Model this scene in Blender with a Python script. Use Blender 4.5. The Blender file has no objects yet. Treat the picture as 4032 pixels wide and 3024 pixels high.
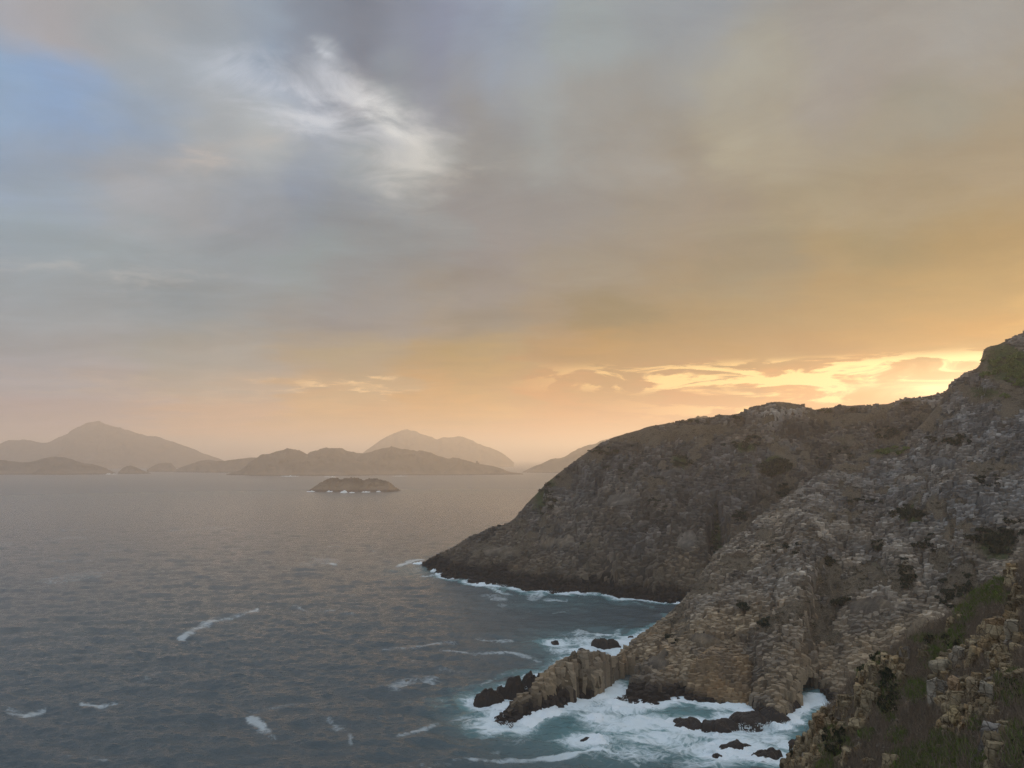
import bpy, math, random
import numpy as np
from mathutils import Vector, Matrix
from mathutils.bvhtree import BVHTree
from mathutils.kdtree import KDTree

rng = np.random.default_rng(7)
random.seed(7)
S = bpy.context.scene
COL = S.collection

# ------------------------------------------------------------------ camera
H = 90.0            # eye above the sea (m)
FPX = 770.0         # focal length in pixels of a 1024 px wide picture
YH = 458.0          # row of the true horizon
PITCH = math.atan((YH - 384.0) / FPX)
CP, SP = math.cos(PITCH), math.sin(PITCH)
cam = bpy.data.cameras.new('camera')
cam.sensor_width = 36.0
cam.lens = FPX / 1024 * 36.0
cam.clip_start = 0.5
cam.clip_end = 90000
cam_o = bpy.data.objects.new('camera', cam)
COL.objects.link(cam_o)
cam_o.location = (0, 0, H)
cam_o.rotation_euler = (math.pi / 2 + PITCH, 0, 0)
S.camera = cam_o

# ------------------------------------------------------------------ view and render settings
S.view_settings.view_transform = 'Standard'
S.view_settings.look = 'None'
S.view_settings.exposure = 0.16
S.view_settings.gamma = 1.0
S.view_settings.use_curve_mapping = False
S.render.engine = 'CYCLES'
cy = S.cycles
cy.max_bounces = 6
cy.diffuse_bounces = 3
cy.glossy_bounces = 2
cy.transmission_bounces = 2
cy.volume_bounces = 3
cy.transparent_max_bounces = 8
cy.use_denoising = True
cy.denoising_prefilter = 'NONE'
cy.caustics_reflective = False
cy.caustics_refractive = False
cy.sample_clamp_indirect = 6

SUN_AZ, SUN_EL = 33.0, 6.0          # degrees right of the view axis, above the horizon
SUN_STRENGTH = 4.6
HAZE_DENSITY = 1.65e-4
ZENITH = (218, 229, 245)  # overhead sky out of view, raised to brighten the sea and foam


def lin(c):
    out = []
    for v in c:
        v = v / 255.0
        out.append(v / 12.92 if v <= 0.04045 else ((v + 0.055) / 1.055) ** 2.4)
    return tuple(out)


def pdir(px, py):
    """unit direction through a picture point (1024 x 768 grid)"""
    cx = (px - 512.0) / FPX
    cz = (384.0 - py) / FPX
    d = np.array([cx, CP - cz * SP, SP + cz * CP])
    return d / np.linalg.norm(d)


def azel(px, py):
    d = pdir(px, py)
    return math.degrees(math.atan2(d[0], d[1])), math.degrees(math.asin(d[2]))


def at(px, py, Y):
    d = pdir(px, py)
    return np.array([0, 0, H]) + d * (Y / d[1])


def sea(px, py):
    d = pdir(px, py)
    return np.array([0, 0, H]) + d * (-H / d[2])


def proj(P):
    P = np.asarray(P, float)
    x, y, z = P[..., 0], P[..., 1], P[..., 2] - H
    f = y * CP + z * SP
    u = -y * SP + z * CP
    f = np.where(f < 0.1, 0.1, f)
    return 512 + FPX * x / f, 384 - FPX * u / f


# ------------------------------------------------------------------ node helper
class NT:
    def __init__(self, tree):
        self.t = tree
        self.n = tree.nodes
        self.l = tree.links

    def node(self, typ, **kw):
        nd = self.n.new(typ)
        for k, v in kw.items():
            setattr(nd, k, v)
        return nd

    def put(self, sock, v):
        if hasattr(v, 'is_output'):
            self.l.new(v, sock)
        elif isinstance(v, (tuple, list)) and len(v) == 3 and len(sock.default_value) == 4:
            sock.default_value = (*v, 1)
        else:
            sock.default_value = v

    def m(self, op, a, b=None, c=None, clamp=False):
        nd = self.node('ShaderNodeMath', operation=op, use_clamp=clamp)
        self.put(nd.inputs[0], a)
        if b is not None:
            self.put(nd.inputs[1], b)
        if c is not None:
            self.put(nd.inputs[2], c)
        return nd.outputs[0]

    def vm(self, op, a, b=None, s=None):
        nd = self.node('ShaderNodeVectorMath', operation=op)
        self.put(nd.inputs[0], a)
        if b is not None:
            self.put(nd.inputs[1], b)
        if s is not None:
            self.put(nd.inputs['Scale'], s)
        return nd.outputs[1] if op in ('LENGTH', 'DOT_PRODUCT', 'DISTANCE') else nd.outputs[0]

    def noise(self, vec, scale, detail=4, rough=0.55, dist=0.0, col=False):
        nd = self.node('ShaderNodeTexNoise')
        if vec is not None:
            self.put(nd.inputs['Vector'], vec)
        nd.inputs['Scale'].default_value = scale
        nd.inputs['Detail'].default_value = detail
        nd.inputs['Roughness'].default_value = rough
        nd.inputs['Distortion'].default_value = dist
        return nd.outputs['Color'] if col else nd.outputs[0]

    def sstep(self, v, a, b, lo=0.0, hi=1.0):
        nd = self.node('ShaderNodeMapRange', interpolation_type='SMOOTHSTEP')
        self.put(nd.inputs[0], v)
        nd.inputs[1].default_value = a
        nd.inputs[2].default_value = b
        nd.inputs[3].default_value = lo
        nd.inputs[4].default_value = hi
        return nd.outputs[0]

    def mix(self, f, a, b, blend='MIX'):
        nd = self.node('ShaderNodeMix', data_type='RGBA', blend_type=blend)
        self.put(nd.inputs[0], f)
        self.put(nd.inputs[6], a)
        self.put(nd.inputs[7], b)
        return nd.outputs[2]

    def comb(self, x, y, z):
        nd = self.node('ShaderNodeCombineXYZ')
        for i, v in enumerate((x, y, z)):
            self.put(nd.inputs[i], v)
        return nd.outputs[0]

    def attr(self, name):
        nd = self.node('ShaderNodeAttribute', attribute_name=name)
        return nd

    def bump(self, h, strength, dist, normal=None):
        nd = self.node('ShaderNodeBump')
        nd.inputs['Strength'].default_value = strength
        nd.inputs['Distance'].default_value = dist
        self.put(nd.inputs['Height'], h)
        if normal is not None:
            self.put(nd.inputs['Normal'], normal)
        return nd.outputs[0]


# ------------------------------------------------------------------ world: dusk sky under broken cloud
# cloud colours read at points of the sky, placed by direction
SKY_PTS = [
    (15, 15, 155.3, 149.3, 148.8), (0, 85, 122.8, 160.5, 196.6), (40, 130, 115.0, 150.4, 194.8), (130, 20, 166.1, 159.3, 149.9),
    (250, 70, 111.4, 134.9, 159.0), (200, 45, 136.1, 144.5, 152.5), (340, 70, 81.2, 90.6, 108.8), (270, 100, 117.5, 137.7, 162.5),
    (330, 130, 126.6, 143.5, 162.3), (390, 125, 121.9, 134.7, 143.2), (425, 165, 120.0, 133.7, 138.7), (350, 150, 127.1, 141.9, 150.4),
    (255, 130, 156.7, 164.8, 168.2), (130, 145, 129.8, 149.5, 176.4), (120, 175, 146.1, 152.9, 160.6), (60, 180, 134.1, 150.8, 165.9),
    (160, 185, 152.0, 151.3, 147.9), (220, 205, 109.4, 128.2, 147.1), (300, 200, 110.1, 127.9, 147.5), (350, 205, 105.4, 121.3, 135.5),
    (450, 60, 110.5, 122.8, 147.6), (470, 120, 125.1, 129.9, 129.7), (512, 40, 124.5, 141.9, 162.3), (600, 30, 128.8, 143.6, 150.5),
    (700, 50, 121.3, 135.6, 148.0), (600, 120, 123.8, 128.8, 130.0), (555, 135, 132.6, 144.7, 149.5), (720, 110, 142.6, 143.1, 129.4),
    (850, 60, 127.8, 131.8, 133.4), (1000, 30, 127.8, 135.0, 137.9), (900, 130, 111.9, 120.7, 116.9), (1010, 130, 118.8, 118.9, 106.6),
    (680, 190, 108.5, 110.3, 106.7), (560, 200, 104.3, 112.9, 119.5), (480, 190, 111.1, 117.4, 123.3), (820, 190, 116.4, 117.2, 102.5),
    (940, 195, 112.8, 109.2, 94.4), (40, 260, 124.5, 144.8, 156.1), (150, 250, 121.5, 141.0, 150.3), (300, 260, 110.1, 131.5, 140.5),
    (400, 250, 100.9, 116.6, 126.1), (480, 240, 104.3, 110.9, 119.1), (600, 250, 103.8, 108.6, 105.1), (750, 260, 85.1, 96.7, 88.7),
    (900, 260, 77.0, 84.8, 61.8), (1010, 260, 86.2, 79.6, 44.4), (40, 320, 122.9, 136.2, 145.1), (200, 320, 98.8, 121.1, 133.3),
    (350, 320, 97.5, 107.0, 116.1), (500, 320, 87.0, 96.6, 98.6), (620, 320, 71.9, 76.6, 54.2), (40, 370, 125.3, 132.1, 143.2),
    (200, 370, 131.8, 135.1, 128.4), (350, 365, 135.7, 124.8, 96.8), (480, 365, 135.7, 112.7, 56.5), (600, 365, 124.1, 88.8, 15.4),
    (720, 355, 110.4, 78.0, 5.0), (850, 350, 105.8, 66.9, 5.0), (980, 345, 150.7, 92.1, 5.0), (40, 410, 136.2, 125.4, 134.1),
    (200, 410, 178.3, 140.2, 111.5), (330, 410, 185.6, 137.8, 72.7), (450, 410, 173.2, 118.8, 25.1), (560, 410, 165.8, 96.8, 5.0),
    (680, 405, 152.2, 79.6, 5.0), (800, 395, 181.3, 103.7, 5.0), (900, 385, 196.2, 102.9, 5.0), (970, 380, 210.1, 123.4, 5.0),
    (40, 445, 141.8, 122.8, 133.1), (250, 445, 202.1, 140.5, 93.0), (400, 445, 189.6, 125.8, 35.6), (560, 445, 176.3, 94.6, 5.0),
    (720, 445, 163.5, 79.6, 5.0), (900, 440, 233.8, 107.1, 5.0), (1010, 430, 251.8, 122.1, 5.0), (711, 327, 102.2, 89.8, 54.5),
    (810, 327, 102.5, 85.1, 41.0), (908, 327, 117.0, 90.6, 32.6), (982, 325, 135.8, 100.3, 28.4), (1019, 327, 141.1, 105.8, 31.3),
    (859, 278, 105.3, 98.6, 71.9), (1007, 278, 118.4, 101.2, 60.7), (736, 302, 94.1, 90.2, 67.3), (100, 100, 125.8, 150.4, 173.0),
    (150, 100, 128.2, 149.6, 166.9), (60, 145, 123.3, 140.1, 160.1), (200, 65, 131.9, 147.3, 160.5), (150, 75, 132.1, 150.8, 166.1),
    (200, 130, 143.8, 153.2, 160.4), (225, 160, 154.8, 156.5, 154.7), (180, 160, 144.7, 148.3, 150.4),
]
OUTER = [   # azimuth, elevation, colour: unseen deck, made brighter and bluer to light sea and rocks
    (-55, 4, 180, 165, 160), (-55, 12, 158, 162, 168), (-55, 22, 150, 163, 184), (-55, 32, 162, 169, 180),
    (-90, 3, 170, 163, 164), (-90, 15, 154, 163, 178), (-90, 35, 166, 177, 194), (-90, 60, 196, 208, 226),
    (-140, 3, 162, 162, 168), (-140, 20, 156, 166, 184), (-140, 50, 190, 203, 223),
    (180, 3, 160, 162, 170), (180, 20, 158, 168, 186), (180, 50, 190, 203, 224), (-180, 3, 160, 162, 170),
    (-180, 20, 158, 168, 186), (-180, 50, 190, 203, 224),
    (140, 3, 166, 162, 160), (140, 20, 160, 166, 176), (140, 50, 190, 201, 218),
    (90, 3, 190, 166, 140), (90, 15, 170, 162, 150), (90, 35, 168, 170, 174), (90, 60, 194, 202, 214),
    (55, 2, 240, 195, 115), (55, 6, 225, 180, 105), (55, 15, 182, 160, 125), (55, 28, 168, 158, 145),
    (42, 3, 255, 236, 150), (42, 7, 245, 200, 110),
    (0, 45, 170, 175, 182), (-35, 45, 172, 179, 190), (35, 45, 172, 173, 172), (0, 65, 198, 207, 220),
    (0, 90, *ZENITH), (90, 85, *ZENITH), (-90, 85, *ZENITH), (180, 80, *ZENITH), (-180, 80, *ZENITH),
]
pts, cols = [], []
for x, y, r, g, b in SKY_PTS:
    a, e = azel(x, y)
    pts.append((a, e))
    cols.append(lin((r, g, b)))
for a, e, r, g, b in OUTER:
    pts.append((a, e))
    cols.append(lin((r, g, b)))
pts = np.array(pts, float)
cols = np.array(cols)


def ewarp(e):           # finer near the horizon
    return np.sign(e) * np.abs(e) ** 0.75 * 2.4


def sky_at(a, e):
    da = (pts[:, 0] - a)
    da = (da + 180) % 360 - 180
    da = da * max(0.25, math.cos(math.radians(e)))
    de = (ewarp(pts[:, 1]) - ewarp(np.array(e))) * 1.25
    d2 = da ** 2 + de ** 2
    w = 1.0 / (d2 + 3.0) ** 2.2
    return (cols * w[:, None]).sum(0) / w.sum()


world = bpy.data.worlds.new('World')
S.world = world
world.use_nodes = True
w = NT(world.node_tree)
w.n.clear()
tc = w.node('ShaderNodeTexCoord')
dvec = tc.outputs['Generated']
dvec = w.vm('NORMALIZE', dvec)
sep = w.node('ShaderNodeSeparateXYZ')
w.l.new(dvec, sep.inputs[0])
dx, dy, dz = sep.outputs
# cloud-deck coordinates (perspective of a flat layer)
zz = w.m('ADD', w.m('MAXIMUM', dz, 0.0), 0.10)
deck = w.comb(w.m('DIVIDE', dx, zz), w.m('DIVIDE', dy, zz), 0.0)
warp = w.noise(deck, 0.9, 5, 0.6, 0.3, col=True)
warp2 = w.noise(deck, 3.2, 4, 0.6, 0.0, col=True)
ws = w.node('ShaderNodeSeparateXYZ')
w.l.new(w.vm('SUBTRACT', warp, (0.5, 0.5, 0.5)), ws.inputs[0])
ws2 = w.node('ShaderNodeSeparateXYZ')
w.l.new(w.vm('SUBTRACT', warp2, (0.5, 0.5, 0.5)), ws2.inputs[0])
az0 = w.m('MULTIPLY', w.m('ARCTAN2', dx, dy), 180 / math.pi)
el0 = w.m('MULTIPLY', w.m('ARCSINE', dz), 180 / math.pi)
elc = w.m('MINIMUM', w.m('MAXIMUM', w.m('MULTIPLY', el0, 0.06), 0.12), 1.6)
az = w.m('ADD', az0, w.m('ADD', w.m('MULTIPLY', ws.outputs[0], 17.0), w.m('MULTIPLY', ws2.outputs[0], 5.0)))
el = w.m('ADD', el0, w.m('MULTIPLY', w.m('ADD', w.m('MULTIPLY', ws.outputs[1], 9.0), w.m('MULTIPLY', ws2.outputs[1], 3.5)), elc))
s = w.m('ADD', 0.5, w.m('DIVIDE', w.m('ARCTANGENT', w.m('DIVIDE', az, 35.0)), math.pi))
SMAX = math.atan(180 / 35) / math.pi
ROWS = [-1.0, 1.2, 3.0, 5.0, 7.5, 10.5, 14.0, 18.0, 22.0, 26.0, 31.0, 42.0, 62.0, 90.0]
color = None
for i, e in enumerate(ROWS):
    ramp = w.node('ShaderNodeValToRGB')
    ramp.color_ramp.interpolation = 'B_SPLINE' if False else 'EASE'
    els = ramp.color_ramp.elements
    ss = list(np.linspace(0.13, 0.87, 29))
    while len(els) < len(ss):
        els.new(0.5)
    for k, sv in enumerate(ss):
        t = math.tan((sv - 0.5) * math.pi) * 35
        t = max(-180, min(180, t))
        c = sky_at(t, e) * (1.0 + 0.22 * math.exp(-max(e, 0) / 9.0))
        els[k].position = sv
        els[k].color = (*c, 1)
    w.l.new(s, ramp.inputs[0])
    if color is None:
        color = ramp.outputs[0]
    else:
        f = w.sstep(el, ROWS[i - 1], e)
        color = w.mix(f, color, ramp.outputs[0])
# fine cloud structure
n1 = w.noise(w.vm('MULTIPLY', deck, (1.0, 1.5, 1.0)), 1.9, 9, 0.62, 0.7)
n2 = w.noise(w.vm('MULTIPLY', deck, (0.7, 2.2, 1.0)), 0.55, 5, 0.5, 0.4)
lum = w.m('ADD', 1.0, w.m('ADD', w.m('MULTIPLY', w.m('SUBTRACT', n1, 0.5), 0.62), w.m('MULTIPLY', w.m('SUBTRACT', n2, 0.5), 0.42)))
color = w.mix(1.0, color, w.comb(lum, lum, lum), 'MULTIPLY')


def blob(px, py, rx, ry, rot=0.0):
    """soft oriented patch in (azimuth, elevation), edges broken by the warped coordinates"""
    a, e = azel(px, py)
    ua = w.m('SUBTRACT', azw, a)
    ue = w.m('SUBTRACT', elw, e)
    c, s_ = math.cos(rot), math.sin(rot)
    p = w.m('DIVIDE', w.m('ADD', w.m('MULTIPLY', ua, c), w.m('MULTIPLY', ue, s_)), rx / 13.0)
    q = w.m('DIVIDE', w.m('SUBTRACT', w.m('MULTIPLY', ue, c), w.m('MULTIPLY', ua, s_)), ry / 13.0)
    d2 = w.m('ADD', w.m('MULTIPLY', p, p), w.m('MULTIPLY', q, q))
    return w.m('EXPONENT', w.m('MULTIPLY', d2, -1.0))


azw = w.m('ADD', az0, w.m('ADD', w.m('MULTIPLY', ws.outputs[1], 5.0), w.m('MULTIPLY', ws2.outputs[0], 5.5)))
elw = w.m('ADD', el0, w.m('ADD', w.m('MULTIPLY', ws.outputs[2], 4.0), w.m('MULTIPLY', ws2.outputs[2], 5.0)))
n3 = w.noise(deck, 5.0, 6, 0.6, 0.8)
n3c = w.sstep(n3, 0.33, 0.68)
for (px, py, rx, ry, rot, amt, c) in [
    (322, 50, 14, 7, -0.4, 0.62, (232, 238, 244)),
    (335, 82, 26, 12, -0.5, 0.40, (205, 212, 222)),
    (280, 92, 75, 18, -0.30, 0.60, (204, 213, 226)),
    (330, 118, 95, 30, -0.25, 0.50, (198, 202, 208)),
    (378, 102, 36, 11, -0.35, 0.46, (224, 226, 228)),
    (402, 116, 30, 12, -0.55, 0.48, (226, 226, 222)),
    (424, 142, 14, 26, 0.2, 0.36, (212, 210, 204)),
    (405, 165, 44, 20, 0.3, 0.45, (200, 200, 195)),
    (470, 170, 60, 8, 0.1, 0.22, (190, 188, 182)),
    (220, 150, 50, 12, 0.45, 0.5, (206, 190, 175)),
    (90, 272, 90, 5, 0.02, 0.35, (180, 180, 178)),
    (345, 389, 48, 3.2, 0.02, 0.9, (250, 205, 140)),
    (200, 388, 140, 5, 0.02, 0.25, (200, 180, 155)),
]:
    f = w.m('MULTIPLY', w.m('MULTIPLY', blob(px, py, rx, ry, rot), w.m('ADD', 0.30, w.m('MULTIPLY', n3c, 1.0))), amt, clamp=True)
    color = w.mix(f, color, lin(c))
# torn openings low over the sunset, glowing gold
sv = w.comb(w.m('MULTIPLY', az0, 0.16), w.m('MULTIPLY', el0, 0.85), 0.0)
sn = w.noise(sv, 1.0, 6, 0.60, 0.7)
sn2 = w.noise(w.vm('MULTIPLY', sv, (0.55, 0.8, 1)), 1.0, 3, 0.5, 0.2)
# openings follow two bands: one under the deck's lower edge, one wide patch nearer the ridge
top = w.m('MULTIPLY', w.sstep(el0, 4.6, 5.4), w.sstep(el0, 6.3, 7.2, 1, 0))
low = w.m('MULTIPLY', w.sstep(el0, 1.4, 3.2), w.sstep(el0, 5.2, 6.2, 1, 0))
wa = w.m('MULTIPLY', w.sstep(az0, -3, 14), w.sstep(az0, 48, 75, 1, 0))
wb = w.m('MULTIPLY', w.sstep(az0, 4, 22), w.sstep(az0, 48, 70, 1, 0))
op = w.m('ADD', w.m('MULTIPLY', w.m('MULTIPLY', top, wa), w.sstep(sn, 0.475, 0.56)),
         w.m('MULTIPLY', w.m('MULTIPLY', low, wb), w.sstep(w.m('ADD', sn, w.m('MULTIPLY', w.m('SUBTRACT', sn2, 0.5), 0.5)), 0.485, 0.60)), clamp=True)
near_sun = w.sstep(az0, 10, 33)
gold = w.mix(near_sun, (1.45, 0.98, 0.34), (1.9, 1.45, 0.60))
color = w.mix(w.m('MULTIPLY', op, 0.62), color, gold)
# hottest part of the sky behind the mountain's shoulder
da_ = w.m('DIVIDE', w.m('SUBTRACT', az0, SUN_AZ + 1.0), 8.0)
de_ = w.m('DIVIDE', w.m('SUBTRACT', el0, SUN_EL - 1.4), 1.5)
hot = w.m('EXPONENT', w.m('MULTIPLY', w.m('ADD', w.m('MULTIPLY', da_, da_), w.m('MULTIPLY', de_, de_)), -1.0))
hot = w.m('MULTIPLY', hot, w.m('ADD', 0.55, w.m('MULTIPLY', w.sstep(sn, 0.38, 0.6), 0.6)), clamp=True)
color = w.mix(hot, color, (1.9, 1.55, 0.85))
glow = w.m('EXPONENT', w.m('MULTIPLY', w.m('ADD', w.m('MULTIPLY', w.m('DIVIDE', w.m('SUBTRACT', az0, SUN_AZ + 2), 13.0), w.m('DIVIDE', w.m('SUBTRACT', az0, SUN_AZ + 2), 13.0)),
                                                 w.m('MULTIPLY', w.m('DIVIDE', w.m('SUBTRACT', el0, SUN_EL), 7.0), w.m('DIVIDE', w.m('SUBTRACT', el0, SUN_EL), 7.0))), -1.0))
color = w.mix(w.m('MULTIPLY', glow, 0.14), color, (0.95, 0.58, 0.16))
# clear evening sky in the gap at upper left
sky_t = w.node('ShaderNodeTexSky', sky_type='NISHITA', sun_disc=False)
sky_t.sun_elevation = math.radians(SUN_EL)
sky_t.sun_rotation = math.radians(SUN_AZ)
nish = w.mix(1.0, sky_t.outputs[0], (0.08, 0.08, 0.08), 'MULTIPLY')
gap = w.m('MULTIPLY', blob(10, 100, 110, 45, -0.3), 0.08, clamp=True)
color = w.mix(gap, color, nish)
bg = w.node('ShaderNodeBackground')
w.l.new(color, bg.inputs[0])
bg.inputs[1].default_value = 1.0
wo = w.node('ShaderNodeOutputWorld')
w.l.new(bg.outputs[0], wo.inputs[0])
world.cycles.sampling_method = 'MANUAL'
world.cycles.sample_map_resolution = 512

# ------------------------------------------------------------------ sun, low and veiled by cloud
sl = bpy.data.lights.new('sun', 'SUN')
sl.energy = SUN_STRENGTH
sl.angle = math.radians(14)
sl.color = (1.0, 0.60, 0.25)
so = bpy.data.objects.new('sun', sl)
COL.objects.link(so)
sd = Vector((math.sin(math.radians(SUN_AZ)) * math.cos(math.radians(SUN_EL)), math.cos(math.radians(SUN_AZ)) * math.cos(math.radians(SUN_EL)), math.sin(math.radians(SUN_EL))))
so.rotation_euler = sd.to_track_quat('Z', 'Y').to_euler()
so.location = (0, 0, 200)


# ------------------------------------------------------------------ numeric helpers
def _hash(ix, iy, iz, seed):
    h = (ix * 374761393 + iy * 668265263 + iz * 2147483647 + seed * 974711) & 0xFFFFFFFF
    h = ((h ^ (h >> 13)) * 1274126177) & 0xFFFFFFFF
    h = ((h ^ (h >> 15)) * 2246822519) & 0xFFFFFFFF
    return ((h ^ (h >> 16)) & 0xFFFFFF) / float(0xFFFFFF)


def vnoise(P, seed=0):
    P = np.asarray(P, float)
    i = np.floor(P).astype(np.int64)
    f = P - i
    f = f * f * f * (f * (f * 6 - 15) + 10)
    r = 0
    for a in (0, 1):
        for b in (0, 1):
            for c in (0, 1):
                wgt = (f[..., 0] if a else 1 - f[..., 0]) * (f[..., 1] if b else 1 - f[..., 1]) * (f[..., 2] if c else 1 - f[..., 2])
                r = r + wgt * _hash(i[..., 0] + a, i[..., 1] + b, i[..., 2] + c, seed)
    return r


def fbm(P, scale, octs=4, seed=0, gain=0.5):
    """about -1..1"""
    P = np.asarray(P, float) / scale
    a, r, tot = 1.0, 0, 0
    for k in range(octs):
        r = r + a * (vnoise(P + 17.3 * k, seed + k) * 2 - 1)
        tot += a
        a *= gain
        P = P * 2.03
    return r / tot * 1.6


def smooth(x, a, b):
    t = np.clip((x - a) / (b - a), 0, 1)
    return t * t * (3 - 2 * t)


def catmull(A, n):
    """resample control array A along axis 0 to n samples"""
    A = np.asarray(A, float)
    k = len(A)
    u = np.linspace(0, k - 1, n)
    i = np.minimum(u.astype(int), k - 2)
    t = (u - i).reshape((-1,) + (1,) * (A.ndim - 1))
    p0, p1, p2, p3 = A[np.maximum(i - 1, 0)], A[i], A[i + 1], A[np.minimum(i + 2, k - 1)]
    m1, m2 = (p2 - p0) * 0.45, (p3 - p1) * 0.45
    t2, t3 = t * t, t * t * t
    return (2 * t3 - 3 * t2 + 1) * p1 + (t3 - 2 * t2 + t) * m1 + (-2 * t3 + 3 * t2) * p2 + (t3 - t2) * m2


def grid_faces(nu, nv):
    i, j = np.meshgrid(np.arange(nu - 1), np.arange(nv - 1), indexing='ij')
    a = (i * nv + j).ravel()
    return np.stack([a, a + nv, a + nv + 1, a + 1], 1)


def mesh_np(name, V, F=None, loops=None, sizes=None, smooth_sh=False):
    me = bpy.data.meshes.new(name)
    V = np.asarray(V, np.float32)
    if F is not None:
        F = np.asarray(F, np.int32)
        loops = F.ravel()
        sizes = np.full(len(F), F.shape[1], np.int32)
    starts = np.concatenate([[0], np.cumsum(sizes)[:-1]]).astype(np.int32)
    me.vertices.add(len(V))
    me.vertices.foreach_set('co', V.ravel())
    me.loops.add(len(loops))
    me.loops.foreach_set('vertex_index', np.asarray(loops, np.int32))
    me.polygons.add(len(sizes))
    me.polygons.foreach_set('loop_start', starts)
    me.polygons.foreach_set('loop_total', np.asarray(sizes, np.int32))
    me.update(calc_edges=True)
    me.validate()
    me.polygons.foreach_set('use_smooth', np.full(len(me.polygons), smooth_sh))
    return me


def fattr(me, name, vals):
    a = me.attributes.new(name, 'FLOAT', 'POINT')
    a.data.foreach_set('value', np.asarray(vals, np.float32))


def cattr(me, name, rgb):
    a = me.attributes.new(name, 'FLOAT_COLOR', 'POINT')
    rgba = np.ones((len(rgb), 4), np.float32)
    rgba[:, :3] = rgb
    a.data.foreach_set('color', rgba.ravel())


def obj(name, me, mat=None, parent=None, loc=None):
    o = bpy.data.objects.new(name, me)
    COL.objects.link(o)
    if mat is not None and me is not None and not me.materials:
        me.materials.append(mat)
    if parent is not None:
        o.parent = parent
    if loc is not None:
        o.location = loc
    return o


def tag(o, label=None, cat=None, group=None, kind=None):
    if label:
        o['label'] = label
    if cat:
        o['category'] = cat
    if group:
        o['group'] = group
    if kind:
        o['kind'] = kind
    return o


# ------------------------------------------------------------------ materials
def new_mat(name):
    m = bpy.data.materials.new(name)
    m.use_nodes = True
    t = NT(m.node_tree)
    t.n.clear()
    out = t.node('ShaderNodeOutputMaterial')
    b = t.node('ShaderNodeBsdfPrincipled')
    t.l.new(b.outputs[0], out.inputs[0])
    return m, t, b, out


def mat_column(name, scale=1.0, detail=True):
    m, t, b, out = new_mat(name)
    pos = t.node('ShaderNodeNewGeometry').outputs['Position']
    tint = t.attr('tint').outputs['Color']
    n = t.noise(pos, 0.55 * scale, 5, 0.65)
    strat = t.noise(t.vm('MULTIPLY', pos, (0.25, 0.25, 2.4)), 0.9 * scale, 4, 0.6, 0.3)
    fac = t.m('ADD', 0.55, t.m('ADD', t.m('MULTIPLY', n, 0.5), t.m('MULTIPLY', strat, 0.4)))
    c = t.mix(1.0, tint, t.comb(fac, fac, fac), 'MULTIPLY')
    rust = t.sstep(t.noise(pos, 0.12 * scale, 4, 0.6), 0.55, 0.72)
    c = t.mix(t.m('MULTIPLY', rust, 0.28), c, t.mix(1.0, c, (1.35, 0.95, 0.6), 'MULTIPLY'))
    crk = None
    if detail:
        vo_ = t.node('ShaderNodeTexVoronoi', feature='DISTANCE_TO_EDGE')
        t.put(vo_.inputs['Vector'], t.vm('ADD', t.vm('MULTIPLY', pos, (1.0, 1.0, 0.7)), t.vm('SCALE', t.noise(pos, 1.5, 3, 0.6, 0, col=True), s=0.5)))
        vo_.inputs['Scale'].default_value = 1.1
        crk = t.sstep(vo_.outputs['Distance'], 0.0, 0.07)
        c = t.mix(crk, t.mix(1.0, c, (0.40, 0.38, 0.36), 'MULTIPLY'), c)
        lich = t.sstep(t.noise(pos, 2.3, 5, 0.7), 0.60, 0.72)
        c = t.mix(t.m('MULTIPLY', lich, 0.5), c, (0.34, 0.33, 0.28))
        stain = t.sstep(t.noise(t.vm('MULTIPLY', pos, (1, 1, 0.35)), 0.9, 4, 0.65), 0.52, 0.70)
        c = t.mix(t.m('MULTIPLY', stain, 0.6), c, t.mix(1.0, c, (0.38, 0.36, 0.34), 'MULTIPLY'))
    t.put(b.inputs['Base Color'], c)
    b.inputs['Roughness'].default_value = 0.9
    b.inputs['Specular IOR Level'].default_value = 0.25
    hh = t.m('ADD', t.noise(pos, 1.6 * scale, 6, 0.65), t.m('MULTIPLY', strat, 0.9))
    if crk is not None:
        hh = t.m('ADD', hh, t.m('MULTIPLY', crk, 0.6))
    t.put(b.inputs['Normal'], t.bump(hh, 0.8, 0.5 / scale))
    return m


def mat_ground(name):
    """soil, dry scrub and grass between the columns; the 'veg' attribute says how overgrown, 'green' how green"""
    m, t, b, out = new_mat(name)
    pos = t.node('ShaderNodeNewGeometry').outputs['Position']
    veg = t.attr('veg').outputs['Fac']
    green = t.attr('green').outputs['Fac']
    tint = t.attr('tint').outputs['Color']
    n = t.noise(pos, 0.35, 6, 0.7)
    nf = t.noise(pos, 1.8, 4, 0.7)
    dry = t.mix(t.sstep(nf, 0.35, 0.68), (0.075, 0.064, 0.047), (0.205, 0.172, 0.122))
    grn = t.mix(t.sstep(nf, 0.35, 0.7), (0.024, 0.040, 0.014), (0.085, 0.115, 0.036))
    v = t.mix(t.sstep(t.m('ADD', green, t.m('MULTIPLY', t.m('SUBTRACT', n, 0.5), 0.9)), 0.35, 0.65), dry, grn)
    fac = t.m('ADD', 0.35, t.m('MULTIPLY', n, 0.7))
    rock = t.mix(1.0, tint, t.comb(fac, fac, fac), 'MULTIPLY')
    c = t.mix(t.sstep(t.m('ADD', veg, t.m('MULTIPLY', t.m('SUBTRACT', nf, 0.5), 0.5)), 0.3, 0.6), rock, v)
    t.put(b.inputs['Base Color'], c)
    b.inputs['Roughness'].default_value = 0.95
    b.inputs['Specular IOR Level'].default_value = 0.15
    t.put(b.inputs['Normal'], t.bump(t.m('ADD', n, t.m('MULTIPLY', nf, 0.4)), 0.9, 1.2))
    return m


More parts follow.
